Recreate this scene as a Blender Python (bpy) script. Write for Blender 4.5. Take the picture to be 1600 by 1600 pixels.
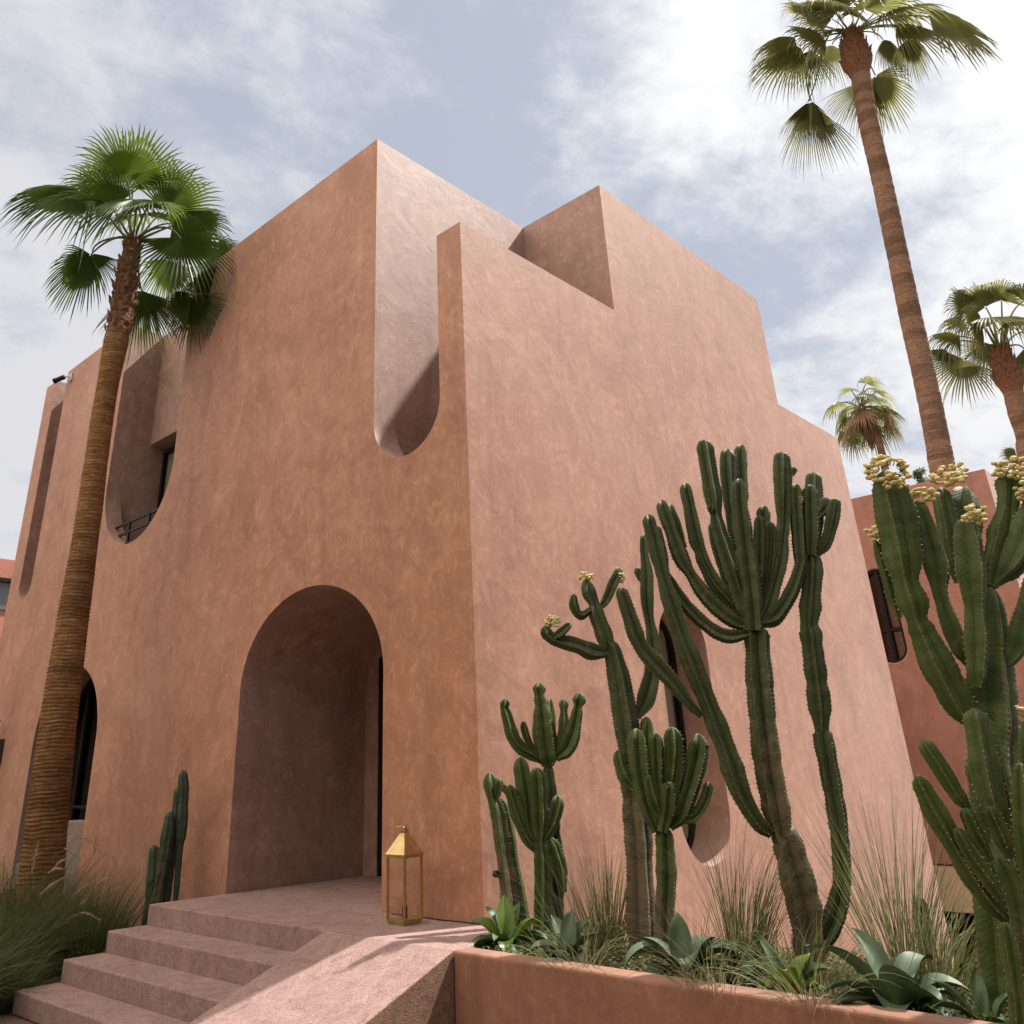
import bpy, bmesh, math, random
from mathutils import Vector, Matrix, noise
from math import radians as rad, sin, cos, pi, sqrt

# ------------------------------------------------------------------ scene, camera, light
for o in list(bpy.data.objects): bpy.data.objects.remove(o, do_unlink=True)
scene = bpy.context.scene
COL = scene.collection
C0 = Vector((-5.2294, -4.9528, 1.64))                 # camera position (metres)
RX = Vector((0.6985, 0.2744, 0.6609)); RY = Vector((-0.7149, 0.3077, 0.6279)); RZ = Vector((-0.0311, -0.9110, 0.4111))
RIGHT = Vector((RX[0], RY[0], RZ[0])); DOWN = Vector((RX[1], RY[1], RZ[1])); FWD = Vector((RX[2], RY[2], RZ[2]))
UPV = -DOWN
PX, PY, FL = 725.926, 606.126, 1334.03
cam = bpy.data.cameras.new('camera'); camo = bpy.data.objects.new('camera', cam); COL.objects.link(camo)
cam.sensor_width = 36; cam.lens = FL/1600*36
cam.shift_x = (800-PX)/1600; cam.shift_y = -(800-PY)/1600
cam.clip_start = .05; cam.clip_end = 3000
camo.matrix_world = Matrix(((RIGHT.x, UPV.x, -FWD.x, C0.x), (RIGHT.y, UPV.y, -FWD.y, C0.y), (RIGHT.z, UPV.z, -FWD.z, C0.z), (0,0,0,1)))
scene.camera = camo

SUN = Vector((1, -.40, 1.45)).normalized()
sl = bpy.data.lights.new('sun', 'SUN'); sl.energy = 5.0; sl.angle = rad(1.5); sl.color = (1, .93, .84)
so = bpy.data.objects.new('sun', sl); COL.objects.link(so); so.rotation_euler = SUN.to_track_quat('Z', 'Y').to_euler()
elev = math.asin(SUN.z)

W = bpy.data.worlds.new('World'); scene.world = W; W.use_nodes = True
nt = W.node_tree; nt.nodes.clear()
def N(t, **k):
    n = nt.nodes.new(t)
    for a, b in k.items():
        if a == 'inp':
            for i, v in b.items(): n.inputs[i].default_value = v
        else: setattr(n, a, b)
    return n
def lk(a, b): nt.links.new(a, b)
out = N('ShaderNodeOutputWorld'); bg = N('ShaderNodeBackground', inp={1: .13}); lk(bg.outputs[0], out.inputs[0])
sky = N('ShaderNodeTexSky', sky_type='NISHITA', sun_disc=False, sun_elevation=elev, sun_rotation=math.atan2(SUN.x, SUN.y),
        air_density=1.0, dust_density=2.5, ozone_density=1.6)
tc = N('ShaderNodeTexCoord')
nrm = N('ShaderNodeVectorMath', operation='NORMALIZE'); lk(tc.outputs['Generated'], nrm.inputs[0])
sep = N('ShaderNodeSeparateXYZ'); lk(nrm.outputs[0], sep.inputs[0])
zz = N('ShaderNodeMath', operation='MAXIMUM', inp={1: 0.0}); lk(sep.outputs[2], zz.inputs[0])
za = N('ShaderNodeMath', operation='ADD', inp={1: .22}); lk(zz.outputs[0], za.inputs[0])
pl = N('ShaderNodeVectorMath', operation='DIVIDE'); lk(nrm.outputs[0], pl.inputs[0])
cmb = N('ShaderNodeCombineXYZ')
for i in range(3): lk(za.outputs[0], cmb.inputs[i])
lk(cmb.outputs[0], pl.inputs[1])
mp = N('ShaderNodeMapping'); mp.inputs['Rotation'].default_value = (0, 0, rad(25)); mp.inputs['Scale'].default_value = (1.25, 1.45, .8); mp.inputs['Location'].default_value = (3.1, 1.4, 0.3)
lk(pl.outputs[0], mp.inputs[0])
n1 = N('ShaderNodeTexNoise', inp={'Scale': 2.1, 'Detail': 11, 'Roughness': .60, 'Distortion': .25}); lk(mp.outputs[0], n1.inputs[0])
n2 = N('ShaderNodeTexNoise', inp={'Scale': 7.5, 'Detail': 11, 'Roughness': .66, 'Distortion': .3}); lk(mp.outputs[0], n2.inputs[0])
# large cloud banks: where in the sky they stand
BANKS = [((.92, -.05, .43), 16, .08), ((.80, -.12, .60), 18, .16), ((.735, .30, .60), 70, .20), ((.45, .50, .74), 60, .06), ((.70, .36, .36), 60, .06), ((.87, .27, .41), 60, .10),
         ((.259, .857, .4455), 22, .10), ((.2178, .759, .6136), 40, .03), ((.27, .88, .34), 14, .10),
         ((.60, .49, .63), 14, -.12), ((.80, .40, .48), 70, -.12), ((.35, .62, .70), 20, -.10), ((.83, .23, .51), 90, -.14), ((-.60, .20, .77), 8.0, .8)]  # last entry: unseen bank added to brighten the shaded walls
acc = None
for d, k, w in BANKS:
    d = Vector(d).normalized()
    dp = N('ShaderNodeVectorMath', operation='DOT_PRODUCT', inp={1: d}); lk(nrm.outputs[0], dp.inputs[0])
    m1 = N('ShaderNodeMath', operation='MULTIPLY_ADD', inp={1: k, 2: -k}); lk(dp.outputs['Value'], m1.inputs[0])
    ex = N('ShaderNodeMath', operation='EXPONENT'); lk(m1.outputs[0], ex.inputs[0])
    mm = N('ShaderNodeMath', operation='MULTIPLY_ADD', inp={1: w, 2: 0}); lk(ex.outputs[0], mm.inputs[0])
    if acc: lk(acc, mm.inputs[2])
    acc = mm.outputs[0]
f1 = N('ShaderNodeMath', operation='MULTIPLY_ADD', inp={1: .75}); lk(n1.outputs[0], f1.inputs[0]); lk(acc, f1.inputs[2])
f2 = N('ShaderNodeMath', operation='MULTIPLY_ADD', inp={1: .35}); lk(n2.outputs[0], f2.inputs[0]); lk(f1.outputs[0], f2.inputs[2])
cr = N('ShaderNodeMapRange', interpolation_type='SMOOTHSTEP', inp={1: .43, 2: .71, 3: .05, 4: 1.0}); lk(f2.outputs[0], cr.inputs[0])
# thin white haze over the blue, bright banks on top
skm = N('ShaderNodeMix', data_type='RGBA', inp={'Factor': .92}); skm.inputs[7].default_value = (2.36, 2.58, 3.08, 1)
lk(sky.outputs[0], skm.inputs[6])
hd = N('ShaderNodeVectorMath', operation='DOT_PRODUCT', inp={1: SUN}); lk(nrm.outputs[0], hd.inputs[0])
hg = N('ShaderNodeMapRange', inp={1: .45, 2: 1.0, 3: 0, 4: 1}); lk(hd.outputs['Value'], hg.inputs[0])
cc = N('ShaderNodeMix', data_type='RGBA'); cc.inputs[6].default_value = (3.75, 3.75, 3.95, 1); cc.inputs[7].default_value = (5.6, 5.6, 5.6, 1)
lk(hg.outputs[0], cc.inputs['Factor'])
# unseen bright warm cloud patch, added out of frame to light the shaded walls
bd = N('ShaderNodeVectorMath', operation='DOT_PRODUCT', inp={1: Vector((-.60, .20, .77)).normalized()}); lk(nrm.outputs[0], bd.inputs[0])
bk = N('ShaderNodeMapRange', interpolation_type='SMOOTHSTEP', inp={1: .62, 2: .97, 3: 0, 4: 1}); lk(bd.outputs['Value'], bk.inputs[0])
c2 = N('ShaderNodeMix', data_type='RGBA'); c2.inputs[7].default_value = (13.6, 11.2, 8.8, 1); lk(bk.outputs[0], c2.inputs['Factor']); lk(cc.outputs[2], c2.inputs[6])
mx = N('ShaderNodeMix', data_type='RGBA'); lk(cr.outputs[0], mx.inputs['Factor']); lk(skm.outputs[2], mx.inputs[6]); lk(c2.outputs[2], mx.inputs[7])
lk(mx.outputs[2], bg.inputs[0])

scene.view_settings.view_transform = 'Standard'; scene.view_settings.look = 'None'; scene.view_settings.gamma = 1
scene.view_settings.exposure = 0.62
scene.render.engine = 'CYCLES'

# ------------------------------------------------------------------ helpers
def at(px, py, depth):
    """world point on the ray of photo pixel px,py at the given depth in metres"""
    return C0 + (RIGHT*((px-PX)/FL) + DOWN*((py-PY)/FL) + FWD)*depth
def depth_of(P): return FWD.dot(Vector(P)-C0)
def atv(px, py, base, off=0.0):
    """point on the upright plane through base that faces the camera, off metres farther away"""
    n = Vector((FWD.x, FWD.y, 0)).normalized()
    r = RIGHT*((px-PX)/FL) + DOWN*((py-PY)/FL) + FWD
    t = (n.dot(Vector(base)-C0)+off)/n.dot(r)
    return C0 + r*t

class MB:
    def __init__(s): s.v=[]; s.f=[]; s.m=[]; s.a=[]; s.useattr=False
    def vert(s, p, a=(0,0,0)): s.v.append(tuple(p)); s.a.append(a); return len(s.v)-1
    def face(s, ids, m=0): s.f.append(tuple(ids)); s.m.append(m)
    def box(s, x0, x1, y0, y1, z0, z1, m=0):
        i = len(s.v)
        for z in (z0, z1):
            for x, y in ((x0,y0),(x1,y0),(x1,y1),(x0,y1)): s.vert((x,y,z))
        for q in ((3,2,1,0),(4,5,6,7),(0,1,5,4),(1,2,6,5),(2,3,7,6),(3,0,4,7)): s.face([i+k for k in q], m)
    def bar(s, a, b, r, n=4, m=0, r2=None, cap=True):
        a = Vector(a); b = Vector(b); d = (b-a).normalized()
        u = d.orthogonal().normalized() if abs(d.z) < .99 else Vector((1,0,0)); w = d.cross(u)
        i = len(s.v); r2 = r if r2 is None else r2
        for p, rr in ((a, r), (b, r2)):
            for k in range(n):
                t = 2*pi*(k+.5)/n; s.vert(p+(u*cos(t)+w*sin(t))*rr)
        for k in range(n): s.face((i+k, i+(k+1)%n, i+n+(k+1)%n, i+n+k), m)
        if cap: s.face([i+n-1-k for k in range(n)], m); s.face([i+n+k for k in range(n)], m)
    def tube(s, pts, rads, n=8, m=0, cap=True):
        i0 = len(s.v); u = None
        for j, p in enumerate(pts):
            d = (pts[min(j+1, len(pts)-1)]-pts[max(j-1, 0)]).normalized()
            u = (d.orthogonal() if u is None else u-d*u.dot(d)).normalized(); w = d.cross(u)
            for k in range(n): s.vert(p+(u*cos(2*pi*k/n)+w*sin(2*pi*k/n))*rads[j])
        for j in range(len(pts)-1):
            for k in range(n):
                a = i0+j*n; s.face((a+k, a+(k+1)%n, a+n+(k+1)%n, a+n+k), m)
        if cap:
            s.face([i0+n-1-k for k in range(n)], m); e = i0+(len(pts)-1)*n; s.face([e+k for k in range(n)], m)
    def ball(s, c, r, m=0, sq=(1,1,1), seg=8, rings=5):
        i0 = len(s.v); c = Vector(c)
        t = s.vert(c+Vector((0,0,r*sq[2])))
        for j in range(1, rings):
            ph = pi*j/rings
            for k in range(seg): s.vert(c+Vector((sin(ph)*cos(2*pi*k/seg)*r*sq[0], sin(ph)*sin(2*pi*k/seg)*r*sq[1], cos(ph)*r*sq[2])))
        b = s.vert(c-Vector((0,0,r*sq[2])))
        for k in range(seg):
            s.face((t, i0+1+k, i0+1+(k+1)%seg), m); e = i0+1+(rings-2)*seg; s.face((b, e+(k+1)%seg, e+k), m)
            for j in range(rings-2):
                a = i0+1+j*seg; s.face((a+k, a+seg+k, a+seg+(k+1)%seg, a+(k+1)%seg), m)
    def build(s, name, mats, parent=None, smooth=False, sharp=None, bevel=0):
        me = bpy.data.meshes.new(name); me.from_pydata(s.v, [], s.f)
        if not isinstance(mats, (list, tuple)): mats = [mats]
        for m in mats: me.materials.append(m)
        me.polygons.foreach_set('material_index', s.m)
        if s.useattr:
            at_ = me.attributes.new('surf', 'FLOAT_VECTOR', 'POINT'); at_.data.foreach_set('vector', [x for a in s.a for x in a])
        if smooth: me.polygons.foreach_set('use_smooth', [True]*len(me.polygons))
        me.update()
        if sharp: me.set_sharp_from_angle(angle=rad(sharp))
        o = bpy.data.objects.new(name, me); COL.objects.link(o)
        if bevel:
            b = o.modifiers.new('edge', 'BEVEL'); b.width = bevel; b.segments = 3; b.limit_method = 'ANGLE'; b.angle_limit = rad(40)
        if parent: o.parent = parent; o.matrix_parent_inverse = Matrix.Translation(-parent.location) if parent.type == 'EMPTY' else Matrix.Identity(4)
        return o
def tag(o, label=None, cat=None, group=None, kind=None):
    if label: o['label'] = label
    if cat: o['category'] = cat
    if group: o['group'] = group
    if kind: o['kind'] = kind
    return o
def thing(name, label, cat, loc=(0,0,0), group=None):
    o = bpy.data.objects.new(name, None); COL.objects.link(o); o.location = loc; o.empty_display_size = .2
    return tag(o, label, cat, group)
def lerp(a, b, t): return a+(b-a)*t
def catmull(P, rr, ds):
    """resample a polyline of vectors with radii as a smooth curve at spacing ds"""
    out, ro = [], []
    n = len(P)
    for i in range(n-1):
        p0 = P[i-1] if i else P[0]*2-P[1]; p1 = P[i]; p2 = P[i+1]; p3 = P[i+2] if i+2 < n else P[-1]*2-P[-2]
        L = (p2-p1).length; k = max(1, int(L/ds))
        for j in range(k):
            t = j/k; t2 = t*t; t3 = t2*t
            out.append(.5*((2*p1)+(p2-p0)*t+(2*p0-5*p1+4*p2-p3)*t2+(3*p1-p0-3*p2+p3)*t3))
            u = t*t*(3-2*t); ro.append(lerp(rr[i], rr[i+1], u))
    out.append(P[-1]); ro.append(rr[-1])
    return out, ro

# ------------------------------------------------------------------ materials
ALB = .78          # overall reflectance level of the place
def dk(c): return tuple(x*ALB for x in c)
def newmat(name):
    m = bpy.data.materials.new(name); m.use_nodes = True
    t = m.node_tree; b = t.nodes['Principled BSDF']; return m, t, b
def mnode(t, ty, inp=None, **k):
    n = t.nodes.new(ty)
    for a, v in k.items(): setattr(n, a, v)
    for i, v in (inp or {}).items(): n.inputs[i].default_value = v
    return n
def ramp(t, src, stops):
    n = t.nodes.new('ShaderNodeValToRGB'); e = n.color_ramp.elements
    while len(e) < len(stops): e.new(.5)
    for i, (p, c) in enumerate(stops): e[i].position = p; e[i].color = (*c, 1) if len(c) == 3 else c
    t.links.new(src, n.inputs[0]); return n.outputs[0]
def mixc(t, f, a, b, mode='MIX'):
    n = t.nodes.new('ShaderNodeMix'); n.data_type = 'RGBA'; n.blend_type = mode
    if isinstance(f, float): n.inputs[0].default_value = f
    else: t.links.new(f, n.inputs[0])
    for i, v in ((6, a), (7, b)):
        if isinstance(v, tuple): n.inputs[i].default_value = (*v, 1)
        else: t.links.new(v, n.inputs[i])
    return n.outputs[2]
def stucco(name, dark, mid, light, swirl=1.0, rough=.82, stains=True, spec=.4):
    dark, mid, light = dk(dark), dk(mid), dk(light)
    m, t, b = newmat(name); L = t.links.new
    co = mnode(t, 'ShaderNodeTexCoord').outputs['Object']
    def no(scale, det, ro, dist, map_=None):
        n = mnode(t, 'ShaderNodeTexNoise', {'Scale': scale, 'Detail': det, 'Roughness': ro, 'Distortion': dist})
        if map_:
            mpn = mnode(t, 'ShaderNodeMapping'); mpn.inputs['Scale'].default_value = map_[0]; mpn.inputs['Rotation'].default_value = map_[1]
            L(co, mpn.inputs[0]); L(mpn.outputs[0], n.inputs[0])
        else: L(co, n.inputs[0])
        return n.outputs[0]
    big = no(.55, 4, .55, .6); med = no(2.3, 6, .6, 1.6); fine = no(5.5, 9, .68, 2.2, ((1, 1, .8), (.45, .3, 0)))
    micro = no(60, 6, .7, .3)
    strk = no(4.2, 6, .62, 3.6, ((1.3, 1.3, .7), (0.7, -.5, .3)))
    c = ramp(t, big, [(.32, dark), (.5, mid), (.70, light)])
    c2 = ramp(t, med, [(.30, tuple(x*.84 for x in dark)), (.52, mid), (.74, tuple(min(1, x*1.06) for x in light))])
    c = mixc(t, .5, c, c2)
    c3 = ramp(t, fine, [(.34, tuple(x*.86 for x in mid)), (.5, mid), (.66, tuple(min(1, x*1.17) for x in light))])
    c = mixc(t, .36*swirl, c, c3)
    sweep = no(.55, 10, .70, 2.2, ((1, 1, .75), (.7, .5, .2)))
    sw = ramp(t, sweep, [(.30, (.74,.68,.64)), (.45, (.95,.93,.91)), (.56, (1.02,1.02,1.02)), (.70, (1.20,1.26,1.32))])
    c = mixc(t, .9*swirl if swirl < 1 else .9, c, sw, 'MULTIPLY')
    ve = ramp(t, strk, [(.55, (0,0,0)), (.66, (1,1,1)), (.74, (.1,.1,.1))])
    vg = ramp(t, med, [(.40, (0,0,0)), (.62, (1,1,1))])
    mu = mnode(t, 'ShaderNodeMath', operation='MULTIPLY'); L(ve, mu.inputs[0]); L(vg, mu.inputs[1])
    mu2 = mnode(t, 'ShaderNodeMath', {1: .42*swirl}, operation='MULTIPLY'); L(mu.outputs[0], mu2.inputs[0])
    c = mixc(t, mu2.outputs[0], c, tuple(min(1, x*1.28+.03) for x in light))
    mc = ramp(t, micro, [(.3, (.86,.86,.86)), (.7, (1.08,1.08,1.08))])
    c = mixc(t, .8, c, mc, 'MULTIPLY')
    if stains:
        st = no(1.0, 5, .6, .4, ((5, 5, .35), (0,0,0)))
        sc = ramp(t, st, [(.32, (.80,.76,.74)), (.47, (1,1,1)), (.60, (1,1,1)), (.70, (1.1,1.12,1.14))])
        c = mixc(t, .6, c, sc, 'MULTIPLY')
    L(c, b.inputs['Base Color']); b.inputs['Roughness'].default_value = rough
    b.inputs['Specular IOR Level'].default_value = spec
    b.inputs['Sheen Weight'].default_value = .22; b.inputs['Sheen Roughness'].default_value = .45
    bu = mnode(t, 'ShaderNodeBump', {'Strength': .16, 'Distance': .008})
    ad = mnode(t, 'ShaderNodeMath', {1: .35}, operation='MULTIPLY_ADD'); L(micro, ad.inputs[0]); L(fine, ad.inputs[2])
    L(ad.outputs[0], bu.inputs['Height'])
    bu2 = mnode(t, 'ShaderNodeBump', {'Strength': .16, 'Distance': .03}); L(med, bu2.inputs['Height']); L(bu.outputs[0], bu2.inputs['Normal'])
    L(bu2.outputs[0], b.inputs['Normal'])
    return m
def simple(name, col, rough=.6, metal=0, spec=.4, var=0.0, scale=20, bump=0.0, emis=None):
    if not metal: col = dk(col)
    m, t, b = newmat(name)
    b.inputs['Base Color'].default_value = (*col, 1); b.inputs['Roughness'].default_value = rough; b.inputs['Metallic'].default_value = metal
    b.inputs['Specular IOR Level'].default_value = spec
    co = mnode(t, 'ShaderNodeTexCoord').outputs['Object']
    n = mnode(t, 'ShaderNodeTexNoise', {'Scale': scale, 'Detail': 6, 'Roughness': .6}); t.links.new(co, n.inputs[0])
    if var:
        c = ramp(t, n.outputs[0], [(.3, tuple(x*(1-var) for x in col)), (.7, tuple(min(1, x*(1+var)) for x in col))])
        t.links.new(c, b.inputs['Base Color'])
    if bump:
        bu = mnode(t, 'ShaderNodeBump', {'Strength': bump, 'Distance': .01}); t.links.new(n.outputs[0], bu.inputs['Height']); t.links.new(bu.outputs[0], b.inputs['Normal'])
    return m
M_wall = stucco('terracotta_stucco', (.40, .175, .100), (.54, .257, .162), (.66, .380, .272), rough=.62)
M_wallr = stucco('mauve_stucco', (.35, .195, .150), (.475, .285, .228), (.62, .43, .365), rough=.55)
M_wall2 = stucco('pink_stucco', (.42, .205, .155), (.50, .265, .205), (.56, .32, .255), .6)
M_far = stucco('salmon_stucco', (.60, .22, .16), (.66, .26, .19), (.70, .30, .22), .3, stains=False)
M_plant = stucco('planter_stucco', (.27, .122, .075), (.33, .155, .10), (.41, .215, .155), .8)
def concrete(name, dark, mid, light, edge=False):
    dark, mid, light = dk(dark), dk(mid), dk(light)
    m, t, b = newmat(name); L = t.links.new
    co = mnode(t, 'ShaderNodeTexCoord').outputs['Object']
    a = mnode(t, 'ShaderNodeTexNoise', {'Scale': 2.2, 'Detail': 6, 'Roughness': .62, 'Distortion': 1.2}); L(co, a.inputs[0])
    s = mnode(t, 'ShaderNodeTexNoise', {'Scale': 120, 'Detail': 4, 'Roughness': .7}); L(co, s.inputs[0])
    v = mnode(t, 'ShaderNodeTexVoronoi', {'Scale': 170}); L(co, v.inputs[0])
    w = mnode(t, 'ShaderNodeTexNoise', {'Scale': 9, 'Detail': 5, 'Roughness': .6, 'Distortion': 2}); L(co, w.inputs[0])
    c = ramp(t, a.outputs[0], [(.3, dark), (.52, mid), (.72, light)])
    c = mixc(t, .45, c, ramp(t, w.outputs[0], [(.35, dark), (.7, light)]))
    c = mixc(t, .9, c, ramp(t, s.outputs[0], [(.34, (.60,.58,.57)), (.5, (1,1,1)), (.66, (1.4,1.38,1.36))]), 'MULTIPLY')
    c = mixc(t, .45, c, ramp(t, v.outputs[0], [(.05, (.6,.6,.6)), (.45, (1.1,1.1,1.1))]), 'MULTIPLY')
    q = mnode(t, 'ShaderNodeTexNoise', {'Scale': 4.5, 'Detail': 8, 'Roughness': .7, 'Distortion': 2.5}); L(co, q.inputs[0])
    c = mixc(t, .8, c, ramp(t, q.outputs[0], [(.34, (.66,.62,.60)), (.46, (1,1,1)), (.62, (1,1,1)), (.72, (1.15,1.15,1.15))]), 'MULTIPLY')
    L(c, b.inputs['Base Color']); b.inputs['Roughness'].default_value = .9; b.inputs['Specular IOR Level'].default_value = .2
    ad = mnode(t, 'ShaderNodeMath', {1: .5}, operation='MULTIPLY_ADD'); L(v.outputs[0], ad.inputs[0]); L(s.outputs[0], ad.inputs[2])
    bu = mnode(t, 'ShaderNodeBump', {'Strength': .9, 'Distance': .006}); L(ad.outputs[0], bu.inputs['Height'])
    bu2 = mnode(t, 'ShaderNodeBump', {'Strength': .22, 'Distance': .03}); L(w.outputs[0], bu2.inputs['Height']); L(bu.outputs[0], bu2.inputs['Normal'])
    L(bu2.outputs[0], b.inputs['Normal'])
    return m
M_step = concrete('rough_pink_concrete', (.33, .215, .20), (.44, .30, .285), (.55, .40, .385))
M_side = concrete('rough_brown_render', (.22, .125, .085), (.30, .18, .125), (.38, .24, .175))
M_pave = concrete('paving', (.20, .145, .11), (.25, .18, .14), (.30, .22, .175))
M_grey = concrete('pale_concrete', (.30, .24, .22), (.36, .30, .28), (.42, .36, .33))
M_soil = simple('soil', (.055, .036, .024), .95, var=.5, scale=40, bump=1)
M_black = simple('black_metal', (.012, .011, .012), .45, .3)
M_white = simple('white_plastic', (.75, .75, .74), .4)
M_brass = simple('brass', (.56, .43, .21), .42, 1.0, var=.22, scale=14)
M_candle = simple('dark_candle', (.03, .025, .03), .6)
M_cord = simple('dark_cord', (.02, .015, .012), .7)
M_cream = simple('cream_render', (.85, .68, .46), .8, var=.08, scale=4)
M_void = simple('dark_interior', (.015, .012, .011), .9)
M_greyband = simple('grey_glazing', (.20, .22, .22), .35, var=.1, scale=1)
def curtain_mat():
    m, t, b = newmat('curtain'); b.inputs['Base Color'].default_value = (.42, .38, .30, 1); b.inputs['Roughness'].default_value = .9; return m
M_curt = curtain_mat()
M_curt2 = simple('beige_curtain', (.62, .47, .33), .9)
def glassmat(name, tint=(.9,.95,.93), mixf=.25, rough=.02):
    m = bpy.data.materials.new(name); m.use_nodes = True; t = m.node_tree; t.nodes.clear()
    o = t.nodes.new('ShaderNodeOutputMaterial'); mx_ = t.nodes.new('ShaderNodeMixShader')
    tr = mnode(t, 'ShaderNodeBsdfTransparent', {0: (*tint, 1)}); gl = mnode(t, 'ShaderNodeBsdfGlossy', {0: (1,1,1,1), 'Roughness': rough})
    fr = mnode(t, 'ShaderNodeLayerWeight', {0: .3}); pw = mnode(t, 'ShaderNodeMath', {1: 4.0}, operation='POWER'); t.links.new(fr.outputs['Facing'], pw.inputs[0])
    sc_ = mnode(t, 'ShaderNodeMath', {1: .8, 2: .04+mixf}, operation='MULTIPLY_ADD'); t.links.new(pw.outputs[0], sc_.inputs[0]); ad = sc_
    t.links.new(ad.outputs[0], mx_.inputs[0]); t.links.new(tr.outputs[0], mx_.inputs[1]); t.links.new(gl.outputs[0], mx_.inputs[2]); t.links.new(mx_.outputs[0], o.inputs[0])
    return m
M_glass = glassmat('window_glass', (.85,.9,.88), .02)
M_lglass = glassmat('lantern_glass', (.97,.97,.96), .0, .05)
def leafmat(name, c1, c2, rough=.45, trans=.25, scale=5, spec=.4, tc_=None):
    c1, c2 = dk(c1), dk(c2); tc_ = dk(tc_) if tc_ else None
    m = bpy.data.materials.new(name); m.use_nodes = True; t = m.node_tree; b = t.nodes['Principled BSDF']; L = t.links.new
    o = t.nodes['Material Output']
    co = mnode(t, 'ShaderNodeTexCoord').outputs['Object']
    n = mnode(t, 'ShaderNodeTexNoise', {'Scale': scale, 'Detail': 5, 'Roughness': .6}); L(co, n.inputs[0])
    c = ramp(t, n.outputs[0], [(.3, c1), (.7, c2)])
    L(c, b.inputs['Base Color']); b.inputs['Roughness'].default_value = rough; b.inputs['Specular IOR Level'].default_value = spec
    tr = mnode(t, 'ShaderNodeBsdfTranslucent'); tcol = tc_ or tuple(min(1, x*2.0) for x in c2)
    tr.inputs[0].default_value = (*tcol, 1)
    mx_ = mnode(t, 'ShaderNodeMixShader', {0: trans}); L(b.outputs[0], mx_.inputs[1]); L(tr.outputs[0], mx_.inputs[2]); L(mx_.outputs[0], o.inputs[0])
    return m
M_frond = leafmat('palm_frond_green', (.055, .100, .020), (.110, .170, .040), .40, .36, 2, tc_=(.30, .42, .06))
M_frond2 = leafmat('palm_frond_olive', (.115, .145, .055), (.20, .22, .10), .5, .45, 2, tc_=(.50, .52, .18))  # olive lightened so the colour itself carries distance haze
M_stalk = leafmat('palm_stalk', (.12, .16, .05), (.22, .24, .09), .5, .1, 6)
M_dead = simple('dry_frond', (.30, .19, .11), .9, var=.35, scale=6)
M_boot = simple('palm_boot_fibre', (.23, .115, .065), .9, var=.5, scale=16, bump=1)
M_agave = leafmat('agave_green', (.055, .115, .040), (.100, .190, .070), .5, .2, 4, .5, (.22, .38, .05))
M_agaveb = leafmat('agave_bluegreen', (.080, .140, .075), (.145, .215, .125), .55, .16, 4, .5, (.20, .34, .10))
M_agavey = leafmat('agave_yellowgreen', (.10, .19, .025), (.20, .31, .05), .4, .30, 4, .5, (.5, .6, .06))
M_grass = leafmat('grass_green', (.050, .085, .025), (.115, .150, .050), .6, .25, 3, .3, (.14, .19, .05))
M_grassd = leafmat('grass_reed', (.055, .065, .024), (.120, .125, .050), .6, .2, 6, .3, (.2, .2, .08))
M_grassp = leafmat('grass_pale', (.14, .16, .075), (.30, .31, .15), .6, .25, 6, .3, (.35, .34, .18))
M_grassl = leafmat('grass_light_green', (.10, .14, .045), (.19, .22, .085), .55, .3, 3, .35, (.26, .32, .09))
M_grasst = leafmat('grass_tan', (.20, .16, .085), (.34, .27, .15), .7, .2, 3, .3, (.4, .33, .18))
M_plume = simple('grass_plume', (.55, .38, .25), .95, var=.25, scale=40)
M_cover = leafmat('ground_cover', (.070, .095, .025), (.19, .22, .06), .6, .25, 12, .3, (.25, .26, .06))
M_berry = simple('pale_fruit', (.72, .62, .28), .6, var=.22, scale=60, spec=.25)
M_spine = simple('spine', (.42, .36, .22), .7)
M_bark = simple('corky_bark', (.10, .065, .045), .95, var=.5, scale=30, bump=1)
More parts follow.
